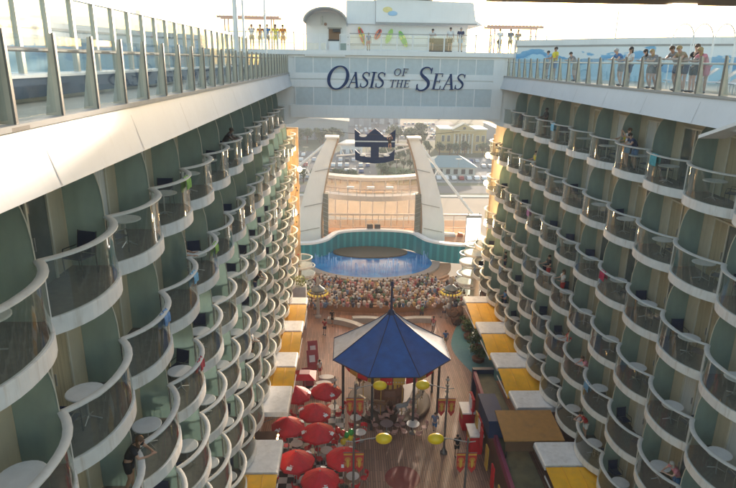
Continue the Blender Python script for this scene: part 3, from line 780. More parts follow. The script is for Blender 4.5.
def person(loc, face, pose, label, top, bottom, hair='dark', female=False, skin=0, h=1.0, group=None, shoes=True):
    P = pose_meshes(pose, female)
    def mk(n, me, m, parent):
        k = me.copy(); k.materials.clear(); k.materials.append(m); o = bpy.data.objects.new(n, k); COL.objects.link(o)
        if parent: o.parent = parent
        k.polygons.foreach_set('material_index', [0]*len(k.polygons)); return o
    # the body is one mesh, with nose and ears joined in
    bm = bmesh.new(); bm.from_mesh(P['body']); bm2 = P['bump'].mesh('bumps', True); bm.from_mesh(bm2); me = bpy.data.meshes.new('person'); bm.to_mesh(me); bm.free()
    me.polygons.foreach_set('use_smooth', [True]*len(me.polygons))
    o = mk('person', me, SKIN[skin], None)
    o.location = loc; o.rotation_euler = (0, 0, face); o.scale = (h, h, h)
    mk('shirt', P['shirt'], cloth(*top), o); mk('shorts', P['shorts'], cloth(*bottom), o); mk('hair', P['hair'], HAIR[hair], o)
    f = bpy.data.objects.new('face', P['face']); COL.objects.link(f); f.parent = o
    if shoes: s_ = bpy.data.objects.new('shoes', P['shoes']); COL.objects.link(s_); s_.parent = o
    tag(o, label, 'person', group); return o
BLK = ('black', (.015, .015, .018)); WHT = ('white', (.7, .7, .7)); NVY = ('navy', (.02, .035, .10)); BLU = ('blue', (.06, .17, .38)); LBL = ('light_blue', (.25, .42, .6))
RDC = ('red', (.45, .03, .03)); YLW = ('yellow', (.75, .62, .04)); PNK = ('pink', (.6, .22, .26)); GRY = ('grey', (.2, .2, .21)); KHA = ('khaki', (.34, .27, .17)); GRN = ('green', (.10, .2, .08)); ORG = ('orange', (.6, .22, .04))
G1 = 'people leaning on the right upper deck railing'
def faceto(dx, dy): return math.atan2(-dx, dy)
HS = 1.12
def people():
    zf = ZD+.02; W_ = faceto(-1, -.1)
    yy = [(30.8, 'lean', 'grey haired man in a blue shirt leaning on right deck rail, leftmost of the row', BLU, GRY, 'grey', False),
          (29.4, 'rail', 'dark haired woman in white top and jeans at right deck rail, second from left', WHT, NVY, 'dark', True),
          (27.75, 'lean', 'dark haired figure in grey leaning on right rail beside a blond woman', GRY, GRY, 'dark', True),
          (27.15, 'lean', 'blond woman in grey top and black skirt leaning over the right rail', GRY, BLK, 'blond', True),
          (25.45, 'lean', 'tall man in grey shirt leaning on right rail in the group of four', GRY, NVY, 'brown', False),
          (24.9, 'lean', 'fair haired man in tan top leaning between two others at right rail', KHA, NVY, 'blond', False),
          (24.2, 'rail', 'brown haired woman in a black top standing behind the right rail', BLK, BLK, 'brown', True),
          (23.4, 'lean', 'person in a salmon pink top leaning on right rail, rightmost of the row', PNK, PNK, 'blond', True)]
    for i, (y, pose, lab, t, b, hr, fm) in enumerate(yy):
        off = .72 if pose == 'lean' else .5
        person((9.05+off*HS+(.25 if i == 6 else 0), y, zf), W_, pose, lab, t, b, hr, fm, 1 if i % 3 == 1 else 0, HS*(1.03 if not fm else .98), G1)
    G2 = 'people at the aft end of the right deck'
    person((9.6, 40.2, zf), W_, 'rail', 'person in a bright yellow T-shirt standing at the far end of the right railing', YLW, BLU, 'dark', False, 1, HS*1.1, G2)
    person((10.3, 38.4, zf), W_, 'lean', 'person in dark grey resting on the railing right of the yellow T-shirt', GRY, KHA, 'dark', False, 0, HS, G2)
    person((9.9, 42.6, zf), W_, 'stand', 'person in grey blue standing left of the yellow T-shirt', LBL, GRY, 'dark', False, 0, HS, G2)
    G3 = 'people on the bridge deck'
    zb = 26.83
    for x, y, lab, t, b, hr, fm, p in (
        (-2.35, 50.7, 'child in a blue shirt crouched against the bridge rail below the red surfboard', BLU, PNK, 'blond', False, 'stand'),
        (2.85, 51.2, 'person in black and white standing behind the bridge rail, left of the three', WHT, BLK, 'dark', False, 'lean'),
        (4.4, 51.2, 'man in a white shirt and dark shorts on the bridge, middle of the three', WHT, BLK, 'dark', False, 'stand'),
        (5.2, 50.9, 'man in a navy shirt and pale blue shorts on the bridge, right of the three', NVY, LBL, 'grey', False, 'stand'),
        (8.7, 52, 'person with dark shorts under the shade frame, nearest the deckhouse', WHT, BLK, 'brown', False, 'stand'),
        (9.6, 52, 'person in grey under the shade frame beside the first', GRY, BLK, 'brown', False, 'rail'),
        (10.4, 52.6, 'person in pale clothes at the right end of the shade frame', KHA, GRY, 'dark', True, 'stand'),
        (-11.9, 51.5, 'person in white with raised arms left of the lookout booth', WHT, KHA, 'dark', False, 'raise'),
        (-11.2, 51.5, 'person in an orange brown top left of the lookout booth', ORG, KHA, 'brown', True, 'stand'),
        (-10.6, 51.2, 'person in blue left of the lookout booth between orange and yellow', BLU, NVY, 'dark', False, 'stand'),
        (-9.9, 51.0, 'person in a lime yellow top left of the lookout booth', YLW, YLW, 'brown', True, 'stand'),
        (-9.35, 51.4, 'person in an orange shirt next to the lookout booth', ORG, ORG, 'dark', False, 'stand')):
        person((x, y, zb), faceto(.1, -1), p, lab, t, b, hr, fm, 0, HS*(.72 if 'child' in lab else 1.0), G3)
    G4 = 'people on the balconies'
    def bal(s, y, row, dx, p, lab, t, b, hr='dark', fm=False, sk=0, f=None, hh=1.0):
        return person((s*(9.62+dx), y, ROWZ[row]+.30), faceto(-s, 0) if f is None else f, p, lab, t, b, hr, fm, sk, HS*hh, G4)
    bal(-1, 28.3, 0, .2, 'lean', 'dark clad man leaning over the rail of a top row left balcony', BLK, GRY, sk=2)
    bal(-1, 20.6, 1, .32, 'rail', 'man in dark shirt and shorts standing at a left second row balcony rail', BLK, GRY, sk=1)
    bal(-1, 13.5, 3-1, .15, 'lean', 'person in black leaning out from a low near left balcony', BLK, BLK, 'brown', True, 1)
    bal(-1, 35.2, 3, .2, 'lean', 'woman in a black top with bare arms at a left fourth row balcony', BLK, NVY, 'brown', True, 0)
    bal(-1, 33.0, 4, .2, 'rail', 'person in black and white at a left fifth row balcony', WHT, BLK, 'dark', False, 1)
    bal(1, 41.9, 0, .35, 'rail', 'dark figure standing on a far top row right balcony', BLK, BLK, sk=2)
    bal(1, 29.6, 0, .35, 'rail', 'woman in yellow and orange at the left of the right balcony trio', YLW, ORG, 'dark', True, 1)
    bal(1, 28.9, 0, .25, 'raise', 'man in a white shirt taking a photo on the top right balcony', WHT, LBL, 'brown')
    bal(1, 28.0, 0, .22, 'lean', 'person in navy shirt and bright blue shorts leaning over top right balcony', NVY, BLU, 'dark')
    bal(1, 43.2, 1, .3, 'rail', 'person in yellow top and dark shorts on a far second row right balcony', YLW, RDC, 'dark', True)
    bal(1, 37.9, 3, .25, 'rail', 'man in a black shirt with red shorts on a fourth row right balcony', BLK, RDC, 'dark', hh=1.05)
    bal(1, 35.2, 3, .3, 'rail', 'woman in a white top with red shorts on a fourth row right balcony', WHT, RDC, 'brown', True)
    bal(1, 33.0, 4, .25, 'rail', 'person with red top on a fifth row right balcony', RDC, KHA, 'brown', True)
    bal(1, 29.9, 4, .25, 'lean', 'person in pink clothes leaning on a fifth row right balcony', PNK, WHT, 'brown', True)
    bal(1, 29.2, 5, .3, 'lean', 'person in a red and white top leaning on a lowest row right balcony', RDC, WHT, 'dark')
    bal(1, 48.8, 4, .3, 'rail', 'dark clad person on a far fifth row right balcony', BLK, NVY, 'dark')
    bal(1, 47.8, 5, .3, 'rail', 'person in blue on a far lowest row right balcony', BLU, NVY, 'dark')
    bal(1, 20.6, 4, .5, 'lean', 'person in pale pink and blue leaning over near fifth row right balcony', PNK, BLU, 'grey', True)
    G5 = 'people walking on the boardwalk'
    person((2.45, 37, 0), faceto(-.4, -1), 'walk', 'person in blue grey clothes and red cap walking beside the right lamp post', ('dusk_blue', (.16, .2, .33)), BLU, 'brown', False, 0, 1.05, G5)
    person((3.62, 34.4, 0), faceto(.2, -1), 'stand', 'person in black standing by the near right lamp post', BLK, BLK, 'dark', False, 1, 1.02, G5)
    for i, (x, y, t, b) in enumerate(((-6.2, 53.4, RDC, NVY), (-5.5, 55.6, BLK, BLK), (4.7, 54.1, PNK, WHT), (5.4, 50.8, BLU, KHA), (-6.3, 45.1, WHT, RDC), (3.9, 57, GRN, NVY), (-7.4, 58.2, BLU, GRY), (6.3, 57.3, WHT, NVY))):
        person((x, y, 0), faceto(random.uniform(-1, 1), random.choice((-1, 1))), 'walk' if i % 2 else 'stand', f'{t[0]} topped, {b[0]} bottomed passer-by on the deck behind the blue tent'.replace('_', ' '), t, b, 'dark', i % 2 == 0, i % 3, 1.0, G5)
    # zip line rider above the crown emblem
    r = person((1.2, 74, 15.1), faceto(0, -1), 'hang', 'dark clad zip line rider hanging in front of the crown emblem', BLK, BLK, 'dark', False, 1, 1.15, 'zip line')
    b = MB(); b.tube([(0, .1, 1.0), (0, .1, 2.0)], .02, M_DARK, n=5); b.obj('strap', r)
    b = MB(); n = 20
    b.tube([(1.2-8.9*(k/n-.5)*2*.98, 74, 17.30+.5*((k/n-.5)*2)**2) for k in range(n+1)], .025, M_DARK, n=5)
    o = b.obj('zip_line'); tag(o, 'thin dark zip line cable crossing high between the two balcony walls', 'cable', 'zip line')
people()

# ================================================================ BEHIND THE RIGHT HAND DECK
def towels():
    for i, (sd, x, y, row, c, lab) in enumerate(((-1, 10.1, 18.3, 0, (.28, .45, .10), 'lime green towel over the rail of a left top row balcony'), (-1, 10.15, 21.6, 1, (.28, .45, .10), 'lime green towel over the rail of a left second row balcony'),
            (-1, 9.9, 18.6, 1, (.2, .42, .6), 'pale blue towel over the rail of a left second row balcony'), (-1, 9.75, 15.2, 1, (.16, .28, .5), 'dark blue towel over the rail of a near left second row balcony'),
            (-1, 9.9, 18.4, 2, (.5, .06, .08), 'red towel over the rail of a left third row balcony'), (1, 9.9, 39.6, 2, (.6, .25, .4), 'pink towel on a far third row right balcony'),
            (1, 9.9, 36.0, 0, (.25, .5, .62), 'pale blue towel on a top row right balcony'), (1, 9.95, 26.9, 2, (.45, .03, .08), 'dark red towel on a near third row right balcony'),
            (1, 9.9, 28.5, 4, (.15, .3, .45), 'blue towel over a fifth row right balcony rail'), (1, 9.8, 25.3, 0, (.1, .35, .38), 'teal towel over a top row right balcony rail'))):
        m = mat(f'towel_cloth_{"abcdefghij"[i]}', c, .9, var=.2, scale=8, bump=.4); b = MB(); vs = []; fs = []
        rn = random.Random(i); n = 7
        prof = [(-.10, 1.22), (-.105, 1.35), (-.095, 1.5), (0, 1.60), (.095, 1.5), (.10, 1.35), (.10, 1.12)]
        for k in range(n+1):
            u = (k/n-.5)*.5
            for (px, pz) in prof: vs.append((u+rn.uniform(-.01, .01), px+.03*math.sin(k*1.9), pz-.02*rn.random()))
        for k in range(n):
            for j in range(len(prof)-1): q = k*len(prof)+j; fs.append((q, q+1, q+len(prof)+1, q+len(prof)))
        N_ = len(vs); vs += [(v[0], v[1]*.85, v[2]-.015) for v in vs]; fs += [tuple(N_+z for z in f)[::-1] for f in fs]
        b.add(vs, fs, m); y0 = LY0 if sd < 0 else RY0; cc = int((y-y0)/BP); yy = y0+(cc+.5)*BP
        o = b.obj('towel', None, True, (sd*(XB+.045), yy, ROWZ[row])); o.rotation_euler = (0, 0, R(90)); tag(o, lab, 'towel', 'towels on the balcony rails')
towels()
def wave_wall():
    m = mat('wave_mural', (.72, .76, .78), .5); n = m.node_tree; b = n.nodes['Principled BSDF']
    tc = n.nodes.new('ShaderNodeTexCoord'); mp = n.nodes.new('ShaderNodeMapping'); mp.inputs['Scale'].default_value = (.33, .33, .9)
    nz = n.nodes.new('ShaderNodeTexNoise'); nz.inputs['Scale'].default_value = 1.1; nz.inputs['Detail'].default_value = 4
    sp = n.nodes.new('ShaderNodeSeparateXYZ'); n.links.new(tc.outputs['Object'], sp.inputs[0])
    n.links.new(tc.outputs['Object'], mp.inputs[0]); n.links.new(mp.outputs[0], nz.inputs['Vector'])
    # blue only under a wavy line: height/2.2 < noise
    mu = n.nodes.new('ShaderNodeMath'); mu.operation = 'MULTIPLY'; mu.inputs[1].default_value = .28; n.links.new(sp.outputs[2], mu.inputs[0])
    sb = n.nodes.new('ShaderNodeMath'); sb.operation = 'SUBTRACT'; n.links.new(nz.outputs['Fac'], sb.inputs[0]); n.links.new(mu.outputs[0], sb.inputs[1])
    rp = n.nodes.new('ShaderNodeValToRGB'); e = rp.color_ramp.elements; e[0].position = .0; e[0].color = (.75, .78, .8, 1); e[1].position = .02; e[1].color = (.2, .45, .68, 1)
    q = e.new(.15); q.color = (.10, .33, .60, 1); q = e.new(.22); q.color = (.45, .68, .82, 1)
    n.links.new(sb.outputs[0], rp.inputs[0]); n.links.new(rp.outputs[0], b.inputs['Base Color'])
    for s, path, lab in ((1, [(9.6, 49.5), (11.0, 48), (14, 43), (17.5, 39.5), (21, 37), (25, 35.5)], 'long curved white wall with blue wave mural behind people on the right deck'),
                         (-1, [(-14.5, 47), (-17.5, 40), (-19, 33), (-20, 24), (-20.5, 14), (-20.5, 8)], 'pale wall with blue wave mural behind the windscreen at the left')):
        r = empty('mural_wall', (0, 0, ZD)); tag(r, lab, 'wall')
        P = []
        for i in range(len(path)-1):
            for k in range(6):
                t = k/6; P.append((path[i][0]*(1-t)+path[i+1][0]*t, path[i][1]*(1-t)+path[i+1][1]*t))
        P.append(path[-1])
        for nm, z0, z1, th, mm in (('wall_face', .02, 2.3, .3, m), ('grey_stripe', 2.3, 2.42, .36, M_GREYTRIM), ('top_band', 2.42, 2.85 if s > 0 else 2.7, .3, M_WHITE)):
            b = MB(); vs = []; fs = []
            for i, p in enumerate(P):
                a = P[max(0, i-1)]; c = P[min(len(P)-1, i+1)]; d = Vector((c[0]-a[0], c[1]-a[1])).normalized(); nx, ny = -d.y*th/2, d.x*th/2
                vs += [(p[0]+nx, p[1]+ny, z0), (p[0]+nx, p[1]+ny, z1), (p[0]-nx, p[1]-ny, z1), (p[0]-nx, p[1]-ny, z0)]
            for i in range(len(P)-1):
                for k in range(4): fs.append((4*i+k, 4*i+(k+1) % 4, 4*i+4+(k+1) % 4, 4*i+4+k))
            fs += [(0, 1, 2, 3), tuple(4*(len(P)-1)+k for k in (3, 2, 1, 0))]
            b.add(vs, fs, mm); b.obj(nm, r, True)
wave_wall()
def hoops():
    for i, (x, y) in enumerate(((14.3, 33.5), (15.2, 33.2), (16.3, 33), (17.2, 32.5))):
        b = MB(); n = 16; b.tube([(1.1*math.cos(math.pi*k/n)*.8, .5*math.cos(math.pi*k/n), 2.3+.95*math.sin(math.pi*k/n)) for k in range(n+1)], .035, M_WHITE, n=6)
        for s in (-1, 1): b.tube([(s*.88, s*.5, 0), (s*.88, s*.5, 2.3)], .035, M_WHITE, n=6)
        tag(b.obj('pipe_hoop', None, True, (x, y, ZD)), f'thin white pipe hoop by the mural wall, {ORD[i]} of four from the left', 'hoop', 'pipe hoops over the right deck')
hoops()
def deck_lounger(x, y, rz, i):
    r = empty('deck_lounger', (x, y, ZD+.02), rz); tag(r, f'slatted blue grey lounger behind the right railing, {ORD[i]} from the near end', 'lounger', 'deck loungers behind the right railing')
    m = mat('lounger_blue_mesh', (.17, .26, .34), .6)
    b = MB(); b.box(-.32, .32, -1, .45, .38, .42, m); b.obj('seat', r)
    b = MB(); b.obox((0, .8, .68), (.64, .9, .04), (R(38), 0, 0), m); b.obj('backrest', r)
    b = MB()
    for sx in (-.34, .34):
        b.tube([(sx, -1, .4), (sx, .45, .4), (sx, 1.15, .97)], .025, M_WHITE, n=6)
        for yy in (-.8, .5): b.tube([(sx, yy, 0), (sx, yy, .4)], .022, M_WHITE, n=6)
    b.obj('frame', r)
for i in range(9): deck_lounger(11.6+.25*(i % 2), 17.6+1.25*i, R(-105), i)
for i in range(5): deck_lounger(14.3, 18.6+1.3*i, R(-105), i+9)
def shade_frame(x0, x1, y, z, label):
    r = empty('shade_frame', ((x0+x1)/2, y, 26.83)); tag(r, label, 'shade frame', 'shade frames on the bridge deck')
    L = (x1-x0)/2; m = mat('terracotta_wood', (.62, .42, .34), .6); h = z-26.83
    for yy in (0, 1.6):
        b = MB(); b.box(-L, L, yy, yy+.1, h, h+.18, m); b.obj('beam', r)
        for xx in (-L*.75, L*.75):
            b = MB(); b.box(xx-.06, xx+.06, yy+.01, yy+.09, 0, h, m); b.obj('post', r)
    b = MB(); k = -L
    while k < L: b.box(k, k+.06, -.3, 2.0, h+.182, h+.25, m); k += .3
    b.obj('slats', r)
shade_frame(-15.0, -9.8, 53, 29.3, 'terracotta coloured shade frame above people left of the lookout booth')
shade_frame(8.0, 12.8, 53.5, 28.9, 'terracotta coloured shade frame above people right of the deckhouse')
def overhead():
    r = empty('overhead_beam', (2, 12, 27.08)); tag(r, 'brown edge of an overhead roof crossing the top right corner', 'roof edge')
    b = MB(); b.box(-3.35, 13, -4, 0, .04, .5, mat('roof_soffit_brown', (.30, .2, .12), .6)); b.obj('soffit_edge', r)
    b = MB(); b.box(.1, .55, -.35, -.05, .0, .038, mat('ceiling_lamp_lit', (1, .8, .5), .5, emit=2)); b.obj('ceiling_light', r)
    b = MB(); b.box(12.4, 12.8, -2.4, -2, ZD-27.08+.02, .04, M_FIN); b.obj('post', r)
overhead()
def eyebrow():
    b = MB()
    b.add([(8.25, 20.4, 23.72), (8.25, 15, 25.55), (8.25, 15, 25.42), (8.25, 20.4, 23.60), (9.2, 20.4, 23.72), (9.2, 15, 25.55), (9.2, 15, 25.42), (9.2, 20.4, 23.60)],
          [(0, 1, 2, 3), (4, 7, 6, 5), (0, 4, 5, 1), (3, 2, 6, 7), (0, 3, 7, 4), (1, 5, 6, 2)], M_WHITE)
    tag(b.obj('sloping_canopy'), 'white edged sloping canopy sticking out below the near right railing', 'canopy')
eyebrow()

# ================================================================ AQUA THEATRE
TX = -.8
def theatre():
    # pool basin
    r = empty('theatre_pool', (TX, 74.5, 0)); tag(r, 'half round blue theatre pool with fountain jets in front of the teal stage wall', 'pool')
    wm = mat('theatre_water', (.015, .11, .34), .14, var=.5, scale=.7, bump=.7, col2=(.05, .27, .54)); 
    b = MB(); b.lathe([(1, 0), (1, .45)], wm, n=48, sx=8.1, sy=6.4); b.obj('water', r)
    b = MB(); n = 48; vs = []; fs = []
    for k in range(n+1):
        a = math.pi+math.pi*k/n
        for (gx, z) in ((8.1, .02), (8.1, .60), (9.1, .60), (9.1, .02)): vs.append((gx*math.cos(a), (gx-1.7)*math.sin(a), z))
    for k in range(n):
        for j in range(4): fs.append((4*k+j, 4*k+(j+1) % 4, 4*k+4+(j+1) % 4, 4*k+4+j))
    b.add(vs, fs, mat('pool_coping_stone', (.30, .24, .19), .6)); b.obj('coping', r)
    vs = []; fs = []
    b = MB()
    for k in range(n+1):
        a = math.pi+math.pi*k/n
        for (gx, z) in ((9.12, .02), (9.12, .32), (10.6, .30), (10.6, .02)): vs.append((gx*math.cos(a), (gx-1.8)*math.sin(a), z))
    for k in range(n):
        for j in range(4): fs.append((4*k+j, 4*k+(j+1) % 4, 4*k+4+(j+1) % 4, 4*k+4+j))
    b.add(vs, fs, mat('seat_timber', (.36, .20, .10), .6)); b.obj('kerb_step', r)
    jm = glass('fountain_spray', (.8, .9, 1.0), frost=.4, frostcol=(.35, .6, .9), rough=.2)
    for k in range(78):
        a = math.pi*(1.02+.96*(k+random.uniform(-.3, .3))/77); g = random.choice((.97, .9, .8)); x = 7.7*g*math.cos(a); y = 5.1*g*math.sin(a); h = random.uniform(.7, 1.9)
        b = MB(); b.tube([(x, y, .44), (x+random.uniform(-.06, .06), y, .44+h)], .025, jm, n=5, r1=.055); b.obj('fountain_jet', r)
    b = MB(); b.lathe([(1, .44), (1, .62)], mat('stage_floor_brown', (.11, .08, .045), .5), c=(.0, 3.9, 0), n=40, sx=5.2, sy=2.5); o = b.obj('stage_floor'); o.location = (TX, 74.5, 0); tag(o, 'brown oval stage floor between the blue pool and the teal wall', 'stage')
    # teal wall with white wavy coping
    def wallpath():
        pts = [(-12.5, 75.4), (-10.5, 75.4), (-8.5, 75.8), (-6.9, 77.2), (-6.0, 79.2), (-5.2, 80.9), (-3.2, 81.9), (0, 82.3), (3.2, 81.9), (5.2, 80.9), (6.0, 79.2), (7.0, 77.2), (9, 75.8), (11, 75.2), (14.2, 75.0)]
        out = []
        for i in range(len(pts)-1):
            p0, p1, p2, p3 = [pts[min(max(j, 0), len(pts)-1)] for j in (i-1, i, i+1, i+2)]
            for k in range(5):
                f = k/5; out.append(tuple(.5*((2*p1[d])+(-p0[d]+p2[d])*f+(2*p0[d]-5*p1[d]+4*p2[d]-p3[d])*f*f+(-p0[d]+3*p1[d]-3*p2[d]+p3[d])*f**3) for d in (0, 1)))
        out.append(pts[-1]); return out
    P = wallpath()
    def sweep(z0, z1, t0, t1, mm):
        b = MB(); vs = []; fs = []
        for i, p in enumerate(P):
            a = P[max(0, i-1)]; c = P[min(len(P)-1, i+1)]; d = Vector((c[0]-a[0], c[1]-a[1])).normalized(); nx, ny = -d.y, d.x
            for (t, z) in ((t0, z0), (t0, z1), (t1, z1), (t1, z0)): vs.append((p[0]+nx*t, p[1]+ny*t, z))
        for i in range(len(P)-1):
            for k in range(4): fs.append((4*i+k, 4*i+(k+1) % 4, 4*i+4+(k+1) % 4, 4*i+4+k))
        fs += [(0, 1, 2, 3), tuple(4*(len(P)-1)+k for k in (3, 2, 1, 0))]
        return b.add(vs, fs, mm)
    w_ = empty('stage_wall', (0, 0, 0)); tag(w_, 'wavy teal curtain wall with white coping behind the theatre pool', 'wall')
    tm = mat_stripes('teal_curtain', (.02, .19, .23), (.035, .28, .33), 1.1, 0, .5, .35)
    sweep(.0, 2.45, 0, .3, tm).obj('curtain_panel', w_, True)
    sweep(2.45, 2.72, -.10, .75, M_WHITE).obj('white_coping', w_, True)
    # terrace behind and over the wall
    b = MB(); b.box(-16, 17, 83.6, 92, -.6, .5, mat('aft_terrace', (.50, .28, .16), .7, var=.15, scale=.5)); struct(b.obj('aft_deck'))
    for i, x in enumerate((-.75, .35)):
        b = MB(); b.box(-.42, .42, -.3, .3, 0, .62, M_DARK); b.box(-.36, .36, -.34, -.301, .06, .56, mat('speaker_grille', (.12, .10, .09), .7))
        tag(b.obj('stage_speaker', None, False, (x, 82.9, 2.76)), f'small dark stage speaker on the white coping, {("left", "right")[i]} one of the pair', 'speaker', 'speakers on the stage wall')
theatre()
def towers():
    mi = mat('tower_inner_tan', (.42, .30, .22), .6)
    for s, nm in ((-1, 'left'), (1, 'right')):
        r = empty('arch_tower', (TX+.25, 82, 0)); tag(r, f'tall white curved tower leaning inwards on the {nm} of the theatre', 'tower')
        prof = [(10.5, 7.2, 0), (10.55, 7.25, 1.5), (10.4, 7.25, 4.0), (10.05, 7.1, 6.2), (9.5, 6.85, 8.4), (8.8, 6.45, 10.6), (7.9, 5.9, 12.8), (7.0, 5.3, 14.6), (6.3, 4.85, 15.9)]
        b = MB(); vs = []; fs = []
        for xo, xi, z in prof:
            yo = .9-.03*z
            vs += [(s*xo, -yo, z), (s*xi, -yo, z), (s*xi, yo, z), (s*xo, yo, z)]
        for i in range(len(prof)-1):
            for k in range(4): fs.append((4*i+k, 4*i+(k+1) % 4, 4*i+4+(k+1) % 4, 4*i+4+k))
        fs += [(0, 1, 2, 3), tuple(4*(len(prof)-1)+k for k in (3, 2, 1, 0))]
        b.add(vs, fs, M_WHITE); b.obj('tower_body', r)
        b = MB()
        for zz in (3.0, 6.6, 11.6): 
            xo = 10.55-.017*zz**2; b.obox((s*(xo-1.6), -.93+.01*zz, zz), (2.8, .05, .09), (0, R(s*12), 0), M_GREYTRIM)
        b.obj('seam_strip', r)
        b = MB()
        for i in range(1, len(prof)-1):
            a, c = prof[i], prof[i+1]
            b.add([(s*(a[1]-.02), -.7, a[2]), (s*(a[1]-.02), .7, a[2]), (s*(c[1]-.02), .6, c[2]), (s*(c[1]-.02), -.6, c[2]), (s*(a[1]-.25), -.7, a[2]), (s*(a[1]-.25), .7, a[2]), (s*(c[1]-.22), .6, c[2]), (s*(c[1]-.22), -.6, c[2])],
                  [(0, 1, 2, 3), (7, 6, 5, 4), (0, 4, 5, 1), (2, 6, 7, 3), (0, 3, 7, 4), (1, 5, 6, 2)], mi)
        b.obj('inner_lining', r)
        b = MB(); b.box(min(s*6.9, s*6.2), max(s*6.9, s*6.2), -.95, .3, 2.0, 8.2, mat('tower_recess_grey', (.2, .2, .17), .6)); b.obj('stair_recess', r)
        b = MB()
        for k in range(9): b.tube([(s*6.2, -1.0, 2.2+.65*k), (s*6.9, -1.0, 2.5+.65*k)], .035, M_STEEL, n=5)
        b.obj('ladder_rungs', r)
        b = MB(); b.tube([(s*6.6, 0, 15.0), (s*10.9, 0, 11.4)] if s < 0 else [(s*6.6, 0, 15.0), (s*9.6, 0, 11.2), (s*14.4, -.5, 5.4)], .2, M_WHITE, n=8); b.obj('outer_strut', r)
        b = MB(); b.tube([(s*9.2, 0, 11.5), (s*8.2, 0, 9.6)], .11, M_WHITE, n=8); b.tube([(s*8.6, 0, 12.9), (s*9.4, 0, 10.9)], .08, M_WHITE, n=6); b.obj('brace', r)
        b = MB(); b.box(min(s*4.7, s*6.6), max(s*4.7, s*6.6), -1.0, 1.0, 15.92, 16.15, M_WHITE); b.obj('tower_cap', r)
    r = empty('cross_truss', (TX, 82, 15)); tag(r, 'white tubular crossbeam between the tower tops carrying the emblem', 'crossbeam')
    b = MB(); b.tube([(-4.8, 0, .0), (5.3, 0, .0)], .17, M_WHITE, n=8); b.obj('top_tube', r)
    b = MB(); b.tube([(-4.8, 0, -1.6), (-1.5, 0, -1.3), (2, 0, -1.3), (5.3, 0, -.4)], .13, M_WHITE, n=8); b.obj('lower_tube', r)
    b = MB()
    for k in range(8): b.tube([(-4.4+1.25*k, 0, 0), (-3.8+1.25*k, 0, -1.3 if k % 2 else -1.4)], .06, M_WHITE, n=6)
    b.obj('lattice', r)
towers()
M_EMB = mat('emblem_navy', (.004, .026, .085), .6, spec=.15)
def emblem():
    r = empty('crown_anchor_emblem', (-.3, 81.3, 12.5)); tag(r, 'navy crown and anchor emblem hung between the white towers', 'emblem')
    W2, H = 2.75, 4.8
    def P(poly): return [(x*W2, z*H) for x, z in poly]
    b = MB()
    b.prism(P([(-1, .47), (1, .47), (1.02, .98), (.72, .84), (.5, .76), (.26, .88), (0, 1.0), (-.26, .88), (-.5, .76), (-.72, .84), (-1.02, .98)]), 0, .3, M_EMB, axis='y'); b.obj('crown', r)
    b = MB(); b.prism(P([(-1.0, .615), (1.0, .615), (1.0, .65), (-1.0, .65)]), -.05, -.003, mat('emblem_pale_line', (.45, .52, .58), .5), axis='y'); b.obj('crown_band', r)
    b = MB()
    for x, z, a in ((-.6, .80, .22), (.6, .80, .22)):
        b.prism([(x*W2+a*2.4*math.cos(t*math.pi/8), z*H+a*math.sin(t*math.pi/8)) for t in range(16)], -.06, -.004, M_WHITE, axis='y')
    b.obj('crown_jewel', r)
    b = MB(); b.prism(P([(-.2, .12), (.2, .12), (.2, .469), (-.2, .469)]), .02, .28, M_EMB, axis='y'); b.obj('anchor_stem', r)
    b = MB()
    b.prism(P([(-1, .40), (-.98, .10), (-.55, .025), (0, 0), (.55, .025), (.98, .10), (1, .40), (.78, .28), (.42, .19), (.2, .18), (.2, .119), (-.2, .119), (-.2, .18), (-.42, .19), (-.78, .28)]), 0, .3, M_EMB, axis='y')
    b.obj('anchor_arms', r)
    b = MB()
    for x in (-.6, .6): b.prism([(x*W2+.42*math.cos(t*math.pi/8), .24*H+.15*math.sin(t*math.pi/8)) for t in range(16)], -.05, .26, M_WHITE, axis='y')
    b.obj('fluke_highlight', r)
    b = MB()
    for x in (-2, 2): b.tube([(x, .15, 4.6), (x, .15, 5.0)], .05, M_STEEL, n=5)
    b.tube([(0, .5, 2.5), (0, .5, 2.9)], .05, M_STEEL, n=5); b.obj('hanger', r)
emblem()
